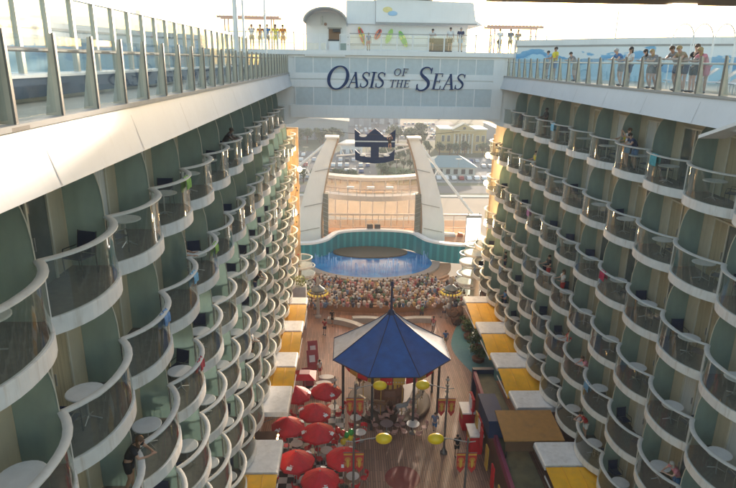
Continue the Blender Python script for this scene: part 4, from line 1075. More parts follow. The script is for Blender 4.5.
def catwalks():
    r = empty('curved_catwalk', (0, 86, 7)); tag(r, 'pale curved catwalk sagging between the two towers', 'catwalk')
    n = 24; path = [(-8.0+16*k/n, 1.5-2.6*(1-(2*k/n-1)**2), 0) for k in range(n+1)]
    def ribbon(b, z0, z1, w_, mm, dy=0):
        vs = []; fs = []
        for x, y, z in path: vs += [(x, y+dy, z0), (x, y+dy, z1), (x, y+dy+w_, z1), (x, y+dy+w_, z0)]
        for i in range(n):
            for k in range(4): fs.append((4*i+k, 4*i+(k+1) % 4, 4*i+4+(k+1) % 4, 4*i+4+k))
        fs += [(0, 1, 2, 3), tuple(4*n+k for k in (3, 2, 1, 0))]
        b.add(vs, fs, mm); return b
    ribbon(MB(), -.75, .0, 1.6, mat('catwalk_pale', (.62, .52, .45), .5)).obj('walkway', r)
    ribbon(MB(), .95, 1.02, .06, M_COPPER).obj('handrail', r)
    ribbon(MB(), .5, .53, .04, M_STEEL, .01).obj('mid_rail', r)
    b = MB()
    for x, y, z in path[::2]: b.tube([(x, y+.03, 0), (x, y+.03, .95)], .035, M_STEEL, n=5)
    b.obj('rail_post', r)
    for i, x in enumerate((-3.6, -.6, 2.2)):
        b = MB(); b.box(-.55, .55, -.25, .25, 0, .28, M_WHITE); tag(b.obj('floodlight', None, False, (x, 86.8-1.0, 8.03)) , f'small white floodlight on the catwalk, {ORD[i]} from the left', 'floodlight', 'floodlights on the catwalk')
    r = empty('upper_gallery', (0, 91, 8.2)); tag(r, 'tan glazed gallery with pale edge behind the catwalk between the towers', 'gallery')
    ribbon(MB(), -.25, .25, 2.2, mat('gallery_cream', (.70, .58, .48), .5), 2.0).obj('gallery_edge', r)
    b = MB()
    for x, y, z in path[::3]: b.tube([(x, y+2.1, -7.6), (x, y+2.1, -.25)], .09, MATS['gallery_cream'], n=6)
    b.obj('gallery_column', r)
    for k in range(0, n, 3):
        (xa, ya, _), (xb, yb, _) = path[k], path[k+3]
        b = MB(); b.add([(xa+.12, ya+2.3, -6.5), (xb-.12, yb+2.3, -6.5), (xb-.12, yb+2.3, -.3), (xa+.12, ya+2.3, -.3)], [(0, 1, 2, 3)], glass('amber_screen_glass', (.97, .88, .78), frost=.3, frostcol=(.7, .5, .34))); b.obj('glass_panel', r)
    b = MB(); b.box(-7.6, 7.6, 1.6, 1.75, -2.3, -2.1, MATS['gallery_cream']); b.obj('cross_rail', r)
    r = empty('aft_fence', (0, 88, .5)); tag(r, 'pale metal railing of tall posts along the aft deck between the towers', 'fence')
    cm = mat('aft_rail_cream', (.66, .54, .46), .5)
    for z, t in ((3.0, .14), (.95, .06), (2.2, .03)):
        b = MB(); b.box(-9, 16.5, -t, t, z-t, z+t, cm); b.obj('rail', r)
    for k in range(14):
        b = MB(); b.box(-9+1.95*k-.05, -9+1.95*k+.05, -.05, .05, 0, 2.9, cm); b.obj('post', r)
    for k in range(13):
        g = MB(); g.box(-9+1.95*k+.07, -9+1.95*(k+1)-.07, -.01, .01, .1, 2.1, glass('warm_screen_glass', (.95, .86, .78), frost=.25, frostcol=(.6, .42, .3))); g.obj('glass_panel', r)
    rm = mat('orange_plastic', (.55, .17, .07), .5)
    for i, (x, w_) in enumerate(((-6.6, 1.0), (-3.9, 1.5), (-1.8, .8), (3.6, 1.0), (5.6, 1.4), (11.5, 2.2), (13.3, .8))):
        b = MB(); b.prism([(-w_/2, 0), (w_/2, 0), (w_/2*.85, .5), (-w_/2*.7, .62)], -.3, .3, rm if i % 2 == 0 else M_WHITE, axis='y')
        b.box(-w_/2, w_/2, -.34, -.301, .12, .2, M_DARK)
        tag(b.obj('deck_box', None, False, (x, 86.6, .5)), f'{"orange" if i % 2 == 0 else "white"} low deck box before the aft railing, {ORD[i]} from the left', 'box', 'boxes on the aft deck')
catwalks()
def screen():
    r = empty('video_screen', (13.7, 79.5, .9)); tag(r, 'tall glowing white screen at the right side of the theatre', 'screen')
    b = MB(); b.box(-1.05, 1.05, -.0, .35, .0, 4.5, M_GREYTRIM); b.obj('screen_frame', r)
    b = MB(); b.box(-.98, .98, -.06, -.003, .1, 4.3, mat('lit_screen', (1, .96, .86), .5, emit=2.2)); b.obj('screen_face', r)
    b = MB(); b.box(-1.05, 1.05, -.1, .4, 4.52, 4.75, M_GREYTRIM); b.tube([(-.8, .2, 4.7), (-.8, .2, 5.1)], .05, M_GREYTRIM); b.tube([(.8, .2, 4.7), (.8, .2, 5.1)], .05, M_GREYTRIM); b.obj('screen_hanger', r)
    b = MB(); b.box(-.12, .12, .1, .3, -.9, .0, M_GREYTRIM); b.obj('post', r)
screen()
def seating():
    # benches: fan of timber tiers either side, audience between
    r = empty('theatre_benches', (TX, 74.5, 0)); tag(r, 'curved orange brown timber benches fanning round the theatre pool', 'benches')
    tm = mat('bench_timber', (.40, .20, .09), .6)
    for row in range(8):
        rad = 10.9+row*.95
        b = MB(); vs = []; fs = []; n = 40
        for k in range(n+1):
            a = R(192+156*k/n); rx, ry = rad, rad-2.2
            for (g, z) in ((0, .02), (0, .38+.05*row), (.45, .38+.05*row), (.45, .02)): vs.append(((rx+g)*math.cos(a), (ry+g)*math.sin(a), z))
        keep = [k for k in range(n) if abs((rad+.2)*math.cos(R(192+156*(k+.5)/n))) < 9.6]
        for k in keep:
            for j in range(4): fs.append((4*k+j, 4*k+(j+1) % 4, 4*k+4+(j+1) % 4, 4*k+4+j))
        b.add(vs, fs, tm); b.obj('bench_row', r)
    # audience
    rnd = random.Random(3)
    top = mat_island('audience_clothes', [(.70, .68, .66), (.62, .60, .60), (.68, .5, .48), (.66, .65, .63), (.04, .035, .04), (.5, .5, .52), (.6, .58, .54), (.30, .05, .05), (.05, .06, .12), (.55, .5, .42), (.10, .2, .13), (.5, .2, .2), (.03, .03, .03), (.62, .45, .4), (.12, .2, .36), (.62, .60, .58), (.22, .13, .10), (.58, .4, .18)])
    hm = mat_island('audience_heads', [(.45, .27, .19), (.06, .035, .02), (.03, .02, .015), (.3, .2, .1), (.38, .22, .16)])
    b = MB()
    for row in range(13):
        rad = 10.2+row*.82
        a = 190
        while a < 350:
            a += rnd.uniform(2.3, 3.6)*10/rad
            if rnd.random() < .15 or min(abs(a-q) for q in (226, 250, 270, 290, 314)) < 8/rad: continue
            x = (rad)*math.cos(R(a)); y = (rad-1.9)*math.sin(R(a))
            if x < -9.0 or x > 10.2 or (row < 4 and (a < 226 or a > 314)) or (row < 6 and (a < 232 or a > 308) and rnd.random() < .6): continue
            z = .42+.05*row; s = rnd.uniform(.85, 1.1); f = R(a)
            cx_, sx_ = math.cos(f), math.sin(f)
            if y+74.5 < 57.6: continue
            # torso (tapered), thighs towards the pool, head
            b.lathe([(.13*s, .0), (.17*s, .2*s), (.20*s, .45*s), (.08*s, .56*s)], top, c=(x, y, z), n=6)
            b.obox((x-cx_*.22, y-sx_*.22, z+.06), (.45, .34, .15), (0, 0, f), top)
            b.ball((x, y, z+.68*s), .10, .10, .125, hm, 6, 4)
    o = b.obj('audience'); o.location = (TX, 74.5, 0); o['label'] = 'seated audience in mixed colours packed on the benches before the pool'; o['category'] = 'audience'; o['kind'] = 'stuff'
    # low curved planters/benches behind the audience
    for i, (cx_, a0, a1) in enumerate(((-7.2, 20, 78), (-2.4, 70, 100), (3.8, 80, 120))):
        b = MB(); vs = []; fs = []; n = 12; rr = 5.5
        for k in range(n+1):
            a = R(a0+(a1-a0)*k/n)
            for (g, z) in ((0, 0), (0, .55), (.7, .55), (.7, 0)): vs.append((cx_+(rr+g)*math.cos(a)-0, 51.2+(rr+g)*math.sin(a)*.9, z))
        for k in range(n):
            for j in range(4): fs.append((4*k+j, 4*k+(j+1) % 4, 4*k+4+(j+1) % 4, 4*k+4+j))
        fs += [(0, 1, 2, 3), tuple(4*n+k for k in (3, 2, 1, 0))]
        b.add(vs, fs, mat('pale_planter_wall', (.50, .47, .42), .6)); tag(b.obj('curved_bench', None, True), f'low pale curved bench behind the audience, {ORD[i]} from the left', 'bench', 'curved benches behind the audience')
    for i, (x, y) in enumerate(((-7.05, 57.6), (7.0, 57.9))):
        sd_ = ('left', 'right')[i]
        r = empty('ring_lamp_post', (x, y, 0)); tag(r, f'grey pillar with a ring of yellow lights on the {sd_} edge of the audience', 'light post', 'pillars with light rings')
        b = MB(); b.lathe([(.34, 0), (.34, .15), (.17, .3), (.15, 3.9), (.22, 4.2), (.05, 4.6)], M_STEELG, n=14); b.obj('pillar', r, True)
        b = MB(); n = 24
        b.tube([(1.0*math.cos(2*math.pi*k/n), 1.0*math.sin(2*math.pi*k/n), 3.0) for k in range(n+1)], .05, M_DARK, n=6, caps=False)
        for k in range(4): b.tube([(0, 0, 3.0), (1.0*math.cos(k*math.pi/2), 1.0*math.sin(k*math.pi/2), 3.0)], .03, M_DARK, n=5)
        b.obj('ring', r)
        b = MB()
        for k in range(18): b.lathe([(.05, 0), (.10, .05), (.12, .18), (.05, .24)], M_YELLIT, c=(1.0*math.cos(2*math.pi*k/18), 1.0*math.sin(2*math.pi*k/18), 2.66), n=7)
        b.obj('ring_lights', r)
        b = MB(); b.lathe([(.7, 3.05), (.75, 3.2), (.25, 3.6)], mat('ring_canopy_slate', (.10, .13, .16), .5), n=16); b.obj('ring_canopy', r, True)
M_STEELG = mat('pillar_grey', (.42, .38, .36), .5); M_YELLIT = mat('yellow_lantern', (.7, .5, .08), .4, emit=.15)
seating()

# ---------------------------------------------------------------- climbing walls and lit ends of the side walls
def end_walls():
    rockm = mat('climbing_rock', (.46, .33, .20), .8, var=.25, scale=1.2, bump=.8)
    for s, nm in ((-1, 'left'), (1, 'right')):
        r = empty('climbing_wall', ((-9.6, 61.2, 0) if s < 0 else (11.0, 57.0, 0))); tag(r, f'sandy climbing wall at the aft end of the {nm} balcony wall', 'climbing wall')
        rnd = random.Random(5+s); b = MB(); n = 10; m_ = 22; vs = []; fs = []
        H = 19.2
        for j in range(m_+1):
            for i in range(n+1):
                a = i/n
                x = s*(1.9-2.2*a*1.0)+ rnd.uniform(-.18, .18); y = 1.4*math.sin(a*math.pi)*-.5+ (a*1.6) + rnd.uniform(-.2, .2)
                vs.append((x, y, H*j/m_))
        for j in range(m_):
            for i in range(n): fs.append((j*(n+1)+i, j*(n+1)+i+1, (j+1)*(n+1)+i+1, (j+1)*(n+1)+i))
        o0 = len(vs); 
        b.add(vs, fs, rockm)
        b.box(min(s*1.9, s*-.3), max(s*1.9, s*-.3), 2.2, 2.6, 0, H, rockm)
        b.obj('rock_face', r)
        b = MB()
        for k in range(60):
            a = rnd.random(); z = rnd.uniform(1, 18); b.ball((s*(1.9-2.2*a), 1.6*a-.7*math.sin(a*math.pi)-.12, z), .09, .09, .07, random.choice([M_RED, M_GOLD, M_GREEN, M_NAVYF]), 6, 4)
        b.obj('hand_holds', r)
end_walls()
def globe_lamps():
    # warm lit bulbs on the aft ends of both walls (lit lamps in the photograph)
    gm = mat('lit_globe', (1, .66, .30), .4, emit=3)
    for s, spots in ((1, ((9.7, 57.3, 17.4), (9.8, 57.6, 14.6))), (-1, ((-9.0, 61.0, 15.2),))):
        for i, (x, y, z) in enumerate(spots):
            r = empty('globe_lamp', (x, y, z)); tag(r, f'glowing warm globe lamp at the aft end of the {"right" if s > 0 else "left"} wall, {ORD[i]} from the top', 'lamp', 'globe lamps at the wall ends')
            b = MB(); b.ball((0, 0, 0), .27, .27, .3, gm, 12, 8); b.obj('globe', r, True)
            b = MB(); b.tube([(0, 0, 0), (s*.9, .2, .2)], .05, M_STEEL, n=6); b.obj('bracket', r)
    for s in (1, -1):
        for i, (y, z) in enumerate(((60.4, 17.2), (60.6, 11.0))):
            l = bpy.data.lights.new('globe_glow', 'POINT'); l.energy = 260; l.color = (1, .62, .28); l.shadow_soft_size = .4
            o = bpy.data.objects.new('globe_glow', l); COL.objects.link(o); o.location = (s*8.2, y-1.6-(3.4 if s > 0 else 0), z)
globe_lamps()
def end_terraces():
    for s_, n_ in ((1, 5), (-1, 3)):
        r = empty('terrace_tower', ((10.2, 60.0, 0) if s_ > 0 else (-9.6, 62.5, 0))); tag(r, f'stack of small curved white terraces at the {"right" if s_ > 0 else "left"} foot of the climbing wall', 'terraces')
        for k in range(n_):
            z = .9+1.35*k; cx = -s_*(.25*(k % 2)+.35); cy2 = 1.9-.5*k+(.6 if k % 2 else 0); rr = 1.25
            b = MB(); b.lathe([(rr, z), (rr+.04, z+.05), (rr+.04, z+.26), (rr-.05, z+.28)], M_SLAB, c=(cx, cy2, 0), n=22); o = b.obj('terrace', r)
            b = MB(); b.tube([(cx+rr*math.cos(2*math.pi*q/22), cy2+rr*math.sin(2*math.pi*q/22), z+1.15) for q in range(23)], .075, M_RAILW, n=7, caps=False); b.obj('handrail', o, True)
            b = MB(); vs = []; fs = []
            for q in range(23): vs += [(cx+(rr-.02)*math.cos(2*math.pi*q/22), cy2+(rr-.02)*math.sin(2*math.pi*q/22), z+h) for h in (.28, 1.12)]
            for q in range(22): fs.append((2*q, 2*q+1, 2*q+3, 2*q+2))
            b.add(vs, fs, M_GLASS); b.obj('glass_panel', o, True)
        b = MB(); b.lathe([(.55, 0), (.5, .9+1.35*n_)], M_SLAB, c=(s_*.1, 1.2, 0), n=14); b.obj('core', r, True)
end_terraces()

# ================================================================ CAROUSEL TENT
def tent():
    cx, cyy = -.62, 41.2
    r = empty('carousel', (cx, cyy, 0)); tag(r, 'carousel under a peaked royal blue tent with pale side panels', 'carousel')
    rad = 4.75; cor = [R(-90+22.5+45*k) for k in range(8)]
    def pt(a, f, z): return (rad*f*math.cos(a), rad*f*math.sin(a), z)
    steps = [(1, 4.75), (.8, 5.32), (.6, 5.92), (.4, 6.52), (.22, 7.12), (.06, 7.75)]
    for k in range(8):
        a0, a1 = cor[k-1], cor[k]
        mid = math.degrees((a0+a1)/2) % 360
        blue = k in (0, 1, 7)
        m = M_BLUECAN if blue else M_WCAN
        b = MB(); vs = []; fs = []; q = 6
        for i, (f, z) in enumerate(steps):
            for j in range(q+1):
                t = j/q; p0 = Vector(pt(a0, f, z)); p1 = Vector(pt(a1, f, z)); p = p0.lerp(p1, t)
                sag = .16*math.sin(math.pi*t)*(1-abs(2*i/5-1)**2); p.z -= sag
                vs.append(tuple(p))
        N_ = len(vs); vs += [(v[0], v[1], v[2]-.03) for v in vs]
        for i in range(len(steps)-1):
            for j in range(q):
                f_ = (i*(q+1)+j, i*(q+1)+j+1, (i+1)*(q+1)+j+1, (i+1)*(q+1)+j); fs.append(f_); fs.append(tuple(N_+x for x in f_)[::-1])
        for j in range(q): fs.append((j, N_+j, N_+j+1, j+1))
        b.add(vs, fs, m); b.obj('canopy_panel', r, True)
    b = MB()
    for k in range(8):
        b.tube([Vector(pt(cor[k], f, z+.02)) for f, z in steps], .035, mat('seam_navy', (.008, .02, .08), .5), n=5)
        b.tube([pt(cor[k-1], 1, 4.76), pt(cor[k], 1, 4.76)], .04, MATS['seam_navy'], n=5)
    b.obj('canopy_ribs', r)
    b = MB(); b.lathe([(.36, 7.62), (.24, 7.95), (.10, 8.1), (.07, 9.9), (.16, 10.0), (.03, 10.35)], MATS['seam_navy'], n=10); b.obj('finial', r, True)
    b = MB(); b.lathe([(3.3, 0), (3.3, .28), (3.2, .32)], mat('carousel_platform', (.085, .04, .025), .5), n=32); b.obj('platform', r)
    b = MB(); b.lathe([(1.2, .36), (1.2, 1.2), (1.0, 1.6), (1.0, 3.4), (1.5, 4.0), (1.5, 4.6)], M_WOODR, n=16); b.obj('centre_drum', r)
    b = MB()
    for k in range(16):
        a = 2*math.pi*k/16; b.obox((1.03*math.cos(a), 1.03*math.sin(a), 2.5), (.04, .22, 1.4), (0, 0, a), M_GOLD)
    b.obj('drum_panels', r)
    b = MB()
    for k in range(24):
        a0, a1 = 2*math.pi*k/24, 2*math.pi*(k+.92)/24
        b.add([(3.62*math.cos(a), 3.62*math.sin(a), z) for a in (a0, a1) for z in (3.7, 4.4)]+[(3.56*math.cos(a), 3.56*math.sin(a), z) for a in (a0, a1) for z in (3.7, 4.4)], [(0, 2, 3, 1), (4, 5, 7, 6), (0, 1, 5, 4), (2, 6, 7, 3), (0, 4, 6, 2), (1, 3, 7, 5)], M_RED if k % 2 else M_GOLD)
    b.obj('valance', r)
    for k in range(8):
        a = cor[k]; b = MB(); b.tube([(3.95*math.cos(a), 3.95*math.sin(a), 0), (3.95*math.cos(a), 3.95*math.sin(a), 4.9)], .10, M_DARK, n=8); b.obj('column', r)
    for k in (0, 3):
        pass
    for i, sx in enumerate((-1, 1)):
        b = MB()
        for z in (1.2, 1.7, 2.2, 2.7, 3.2): b.ball((sx*4.25, -2.0, z), .15, .15, .13, M_BULBW, 8, 5)
        b.tube([(sx*4.25, -2.0, 0), (sx*4.25, -2.0, 3.5)], .05, M_DARK, n=6)
        b.obj('bulb_stack', r)
    b = MB()
    for k in range(10): b.ball((-1.0+.2*k, -3.68, 3.95), .045, .03, .06, M_BULBW, 6, 4)
    b.obj('sign_lights', r)
    # prancing horses on poles
    hc = [mat('horse_cream', (.6, .5, .38), .4), mat('horse_brown', (.2, .09, .04), .4), mat('horse_grey', (.3, .3, .32), .4)]
    for k in range(10):
        a = 2*math.pi*k/10; rr = 2.6; x, y = rr*math.cos(a), rr*math.sin(a); h = Vector((-math.sin(a), math.cos(a), 0)); z = 1.25+.25*(k % 2)
        o = Vector((x, y, z)); b = MB(); m = hc[k % 3]
        b.tube([o-h*.45, o-h*.3+Vector((0, 0, .05)), o+h*.3+Vector((0, 0, .06)), o+h*.42+Vector((0, 0, .12))], .19, m, n=8)
        b.tube([o+h*.38+Vector((0, 0, .1)), o+h*.62+Vector((0, 0, .5))], .12, m, n=7, r1=.08)
        b.tube([o+h*.58+Vector((0, 0, .52)), o+h*.86+Vector((0, 0, .36))], .09, m, n=7, r1=.05)
        for (f, g, zz) in ((.3, .5, -.45), (.25, .35, -.55), (-.35, -.5, -.6), (-.4, -.25, -.55)):
            b.tube([o+h*f+Vector((0, 0, -.08)), o+h*(f+.12)+Vector((0, 0, -.35)), o+h*g+Vector((0, 0, zz))], .05, m, n=5, r1=.03)
        b.tube([o-h*.45+Vector((0, 0, .08)), o-h*.66+Vector((0, 0, -.25))], .05, M_DARK, n=5)
        b.obj('carousel_horse', r, True)
        b = MB(); b.tube([(x, y, .36), (x, y, 4.5)], .03, M_GOLD, n=6); b.obj('horse_pole', r)
M_BULBW = mat('white_bulb', (.6, .56, .5), .5)
tent()

# ================================================================ BOARDWALK FURNITURE
def lamp_post(x, y, s, lab, dyg, dxg):
    """s = direction of the arm (+1 to the right)"""
    r = empty('lamp_post', (x, y, 0)); tag(r, lab, 'lamp post', 'lamp posts with yellow globes and red banners')
    b = MB(); b.lathe([(.26, 0), (.26, .12), (.15, .22), (.08, .5), (.055, 5.25), (.03, 5.35)], M_STEELD, n=12); b.obj('pole', r, True)
    gx, gy = dxg, dyg
    b = MB(); b.tube([(0, 0, 5.05), (gx*.5, gy*.5, 5.12), (gx-s*.5, gy, 5.0)], .035, M_STEELP, n=6); b.tube([(0, 0, 5.05), (-s*.45, 0, 5.1)], .03, M_STEELP, n=6); b.obj('arm', r, True)
    b = MB(); b.ball((gx, gy, 4.97), .49, .33, .32, mat('yellow_globe', (.88, .62, .01), .35, var=.04), 18, 12); b.obj('globe', r, True)
    b = MB(); b.tube([(gx-s*.62, gy, 4.99), (gx-s*.45, gy, 4.98)], .07, M_STEELD, n=8); b.obj('globe_cap', r)
    for sx in (-1, 1):
        b = MB(); x0 = sx*.07; x1 = sx*.60; z1 = 4.3; z0 = 2.95; c = (x0+x1)/2
        b.prism([(x0, z1), (x1, z1), (x1-sx*.05, z0+.3), (c, z0), (x0+sx*.04, z0+.35)], -.015, .015, mat('banner_red', (.50, .035, .03), .7, var=.12, scale=3), axis='y'); o = b.obj('banner', r)
        b = MB(); c = (x0+x1)/2
        b.box(min(x0, x1)+.02, max(x0, x1)-.02, -.025, -.016, z1-.14, z1-.04, M_GOLD)
        om = mat('banner_orange', (.55, .22, .05), .7)
        b.prism([(c+.18*math.cos(k*math.pi/7), 3.86+.16*math.sin(k*math.pi/7)) for k in range(14)], -.024, -.016, om, axis='y')
        b.prism([(c+.09*math.cos(k*math.pi/6), 3.60+.30*math.sin(k*math.pi/6)) for k in range(12)], -.030, -.0245, M_GOLD, axis='y')
        b.box(c-.18, c-.12, -.024, -.016, 3.4, 3.66, om); b.box(c+.12, c+.18, -.024, -.016, 3.4, 3.66, om); b.obj('banner_motif', o)
        b = MB(); b.tube([(0, 0, 4.33), (x1, 0, 4.33)], .025, M_STEELD, n=6); b.obj('banner_rod', r)
M_STEELD = mat('dark_post_metal', (.16, .14, .13), .4, metal=.4); M_STEELP = mat('pale_arm_metal', (.40, .36, .33), .4, metal=.3)
lamp_post(2.8, 34.8, -1, 'lamp post with yellow globe at the right of the café tables, beyond the walking person', .65, -1.6)
lamp_post(3.05, 29.0, -1, 'nearest right lamp post with yellow globe and red banners beside the person in black', .45, -1.8)
lamp_post(-3.42, 34.9, 1, 'lamp post with yellow globe left of the café tables, nearer the blue tent', .5, 1.7)
lamp_post(-3.55, 29.1, 1, 'nearest left lamp post with yellow globe and red banners beside the red parasols', .4, 1.75)

def parasol():
    r = empty('parasol')
    b = MB(); n = 8; R0 = 1.17; vs = []; fs = []
    rings = [(1, 2.22), (.7, 2.48), (.4, 2.68), (.08, 2.86)]
    for f, z in rings:
        for k in range(n*2):
            a = math.pi*k/n; rr = R0*f*(1 if k % 2 == 0 else .945); vs.append((rr*math.cos(a), rr*math.sin(a), z-(0 if k % 2 == 0 else -.02)))
    m2 = n*2
    for i in range(3):
        for k in range(m2): fs.append((i*m2+k, i*m2+(k+1) % m2, (i+1)*m2+(k+1) % m2, (i+1)*m2+k))
    fs.append(tuple(3*m2+k for k in range(m2)))
    for k in range(m2):
        vs.append((vs[k][0]*1.0, vs[k][1]*1.0, vs[k][2]-.16))
    o0 = len(rings)*m2
    for k in range(m2): fs.append((k, o0+k, o0+(k+1) % m2, (k+1) % m2))
    b.add(vs, fs, M_RED); b.obj('canopy', r)
    b = MB()
    for k in range(2):     # pale motif patches on two gores
        a = R(-60 if k == 0 else 150); b.obox((1.0*math.cos(a), 1.0*math.sin(a), 2.385), (.22, .34, .02), (0, R(22), a), M_WHITE)
        b.obox((.80*math.cos(a+.1), .80*math.sin(a+.1), 2.462), (.10, .2, .02), (0, R(22), a+.3), M_WHITE)
    b.obj('canopy_motif', r)
    b = MB(); b.tube([(0, 0, 0), (0, 0, 2.95)], .03, M_STEEL, n=6); b.lathe([(.28, 0), (.28, .06), (.06, .12)], M_DARK, n=12); b.obj('pole', r)
    return r
def cafe_table(top, name='cafe_table'):
    r = empty(name)
    b = MB(); b.lathe([(.40, .71), (.42, .73), (.42, .75)], top, n=20); b.obj('tabletop', r)
    b = MB(); b.tube([(0, 0, .03), (0, 0, .71)], .04, M_STEEL, n=7); b.lathe([(.25, .0), (.25, .03), (.06, .07)], M_STEEL, n=12); b.obj('pedestal', r); return r
def cafe_chair(m, m2):
    r = empty('cafe_chair')
    b = MB(); b.lathe([(.20, .43), (.23, .45), (.22, .48)], m, n=12); b.obj('seat', r)
    b = MB(); n = 8; vs = []; fs = []
    for k in range(n+1):
        a = R(200+140*k/n); vs += [(.25*math.cos(a), .25*math.sin(a), .62), (.27*math.cos(a), .27*math.sin(a)-.03, .90), (.30*math.cos(a), .30*math.sin(a)-.03, .90), (.28*math.cos(a), .28*math.sin(a), .62)]
    for k in range(n):
        for j in range(4): fs.append((4*k+j, 4*k+(j+1) % 4, 4*k+4+(j+1) % 4, 4*k+4+j))
    b.add(vs, fs, m); b.obj('backrest', r)
    b = MB()
    for sx in (-1, 1):
        for sy in (-1, 1): b.tube([(sx*.20, sy*.19, 0), (sx*.16, sy*.15, .45)], .016, m2, n=5)
    for sx in (-.2, 0, .2): b.tube([(sx, -.15 if sx else -.2, .45), (sx*1.1, -.2 if sx else -.27, .64)], .013, m2, n=5)
    b.obj('legs_frame', r); return r
PAR = parasol(); CT_W = cafe_table(M_AWHITE); CT_P = cafe_table(mat('pink_grey_top', (.34, .24, .24), .4)); CCR = cafe_chair(M_RED, M_STEEL); CCP = cafe_chair(M_PINKW, M_WOODR)
for k in ('par', 'ctw', 'ctp', 'ccr', 'ccp'): first[k] = True
def red_cafe():
    spots = [(-5.53, 39.25, 'red parasol alone furthest right, nearest the blue tent'), (-6.2, 36.45, 'red parasol in the middle of the café, behind the colourful balloons'),
             (-5.87, 34.05, 'red parasol directly left of the colourful balloons'), (-7.75, 38.8, 'red parasol half hidden by the white awning, second from the far end'),
             (-7.95, 34.8, 'red parasol close against the dark shopfront'), (-7.09, 31.15, 'near left red parasol over the black and white tiles'),
             (-4.12, 31.4, 'near red parasol beside the left banners'), (-5.52, 29.35, 'nearest red parasol at the bottom edge')]
    for i, (x, y, lab) in enumerate(spots):
        o = place(PAR, 'par', (x, y, 0), .35*i); tag(o, lab, 'parasol', 'red parasols at the tiled café')
        t = place(CT_W, 'ctw', (x+.55, y+.15, .012), 0); tag(t, 'white table under the ' + ' '.join(lab.replace('red ', '', 1).split()[:11]), 'table', 'white tables under the red parasols')
        for k in range(4):
            a = .5+k*math.pi/2+i; dx, dy = .75*math.cos(a), .75*math.sin(a)
            c = place(CCR, 'ccr', (x+.55+dx, y+.15+dy, .012), math.atan2(-dy, -dx)-math.pi/2)
            tag(c, 'red chair under the ' + ' '.join(lab.replace('red ', '', 1).split()[:11]), 'chair', f'red chairs of red café table {i+1}')
    extra = [(-3.3, 38.0), (-3.0, 36.2)]
    for i, (x, y) in enumerate(extra):
        w_ = ('right of the far parasol', 'left of the pale wicker tables', 'between parasols and wicker tables', 'on the tiles between two near parasols', 'on the tiles left of the near banners')[i]
        t = place(CT_W, 'ctw', (x, y, .012), 0); tag(t, f'uncovered white café table {w_}', 'table', 'white tables in the open')
        for k in range(2):
            a = 1.2+k*math.pi; dx, dy = .7*math.cos(a), .7*math.sin(a)
            c = place(CCR, 'ccr', (x+dx, y+dy, .012), math.atan2(-dy, -dx)-math.pi/2); tag(c, f'red chair at the open white table {w_}', 'chair', f'red chairs of open table {i+1}')
    # flat topped red parasol further aft
    r = empty('square_parasol', (-7.3, 41.6, 0)); tag(r, 'small square red parasol with a pale top panel beside the yellow awning', 'parasol')
    b = MB(); b.add([(-.9, -.8, 2.2), (.9, -.8, 2.2), (.9, .8, 2.2), (-.9, .8, 2.2), (-.4, -.35, 2.5), (.4, -.35, 2.5), (.4, .35, 2.5), (-.4, .35, 2.5)], [(0, 1, 5, 4), (1, 2, 6, 5), (2, 3, 7, 6), (3, 0, 4, 7), (3, 2, 1, 0)], M_RED); b.obj('canopy', r)
    b = MB(); b.box(-.4, .4, -.35, .35, 2.501, 2.53, mat('pale_pink_canvas', (.6, .35, .35), .6)); b.obj('top_panel', r)
    b = MB(); b.tube([(0, 0, 0), (0, 0, 2.2)], .03, M_STEEL); b.obj('pole', r)
red_cafe()
def balloons():
    r = empty('balloon_bunch', (-4.15, 34.5, 0)); tag(r, 'bunch of yellow, red and green balloons on a small stand at the café edge', 'balloons')
    cols = [mat('balloon_yellow', (.8, .6, .03), .3), mat('balloon_red', (.6, .03, .02), .3), mat('balloon_green', (.03, .35, .06), .3)]
    rnd = random.Random(2)
    for k in range(9):
        b = MB(); b.ball((rnd.uniform(-.5, .5), rnd.uniform(-.3, .3), 1.7+rnd.uniform(-.45, .45)), .2, .2, .25, cols[k % 3], 10, 7); b.obj('balloon', r, True)
    b = MB(); b.tube([(0, 0, 0), (0, 0, 1.7)], .03, M_STEEL); b.lathe([(.25, 0), (.25, .1), (.05, .2)], M_DARK, n=10); b.obj('stand', r)
balloons()
def wicker_tables():
    for i, (x, y, w_) in enumerate(((-1.05, 37.2, 'near left'), (.88, 37.15, 'near right'), (-1.45, 39.3-.1, 'far left'), (.25, 39.2, 'far right'))):
        t = place(CT_W if i == 1 else CT_P, 'ctw' if i == 1 else 'ctp', (x, y, 0), 0); t.scale = (1.15, 1.15, 1.05)
        tag(t, f'{"bright white" if i == 1 else "pinkish grey"} round table in front of the carousel, {w_} of the four', 'table', 'tables before the carousel')
        for k in range(5):
            a = .3+k*2*math.pi/5+i; dx, dy = .85*math.cos(a), .85*math.sin(a)
            c = place(CCP, 'ccp', (x+dx, y+dy, 0), math.atan2(-dy, -dx)-math.pi/2); tag(c, f'pink wicker chair round the {w_} table before the carousel', 'chair', f'wicker chairs round the {w_} table')
wicker_tables()

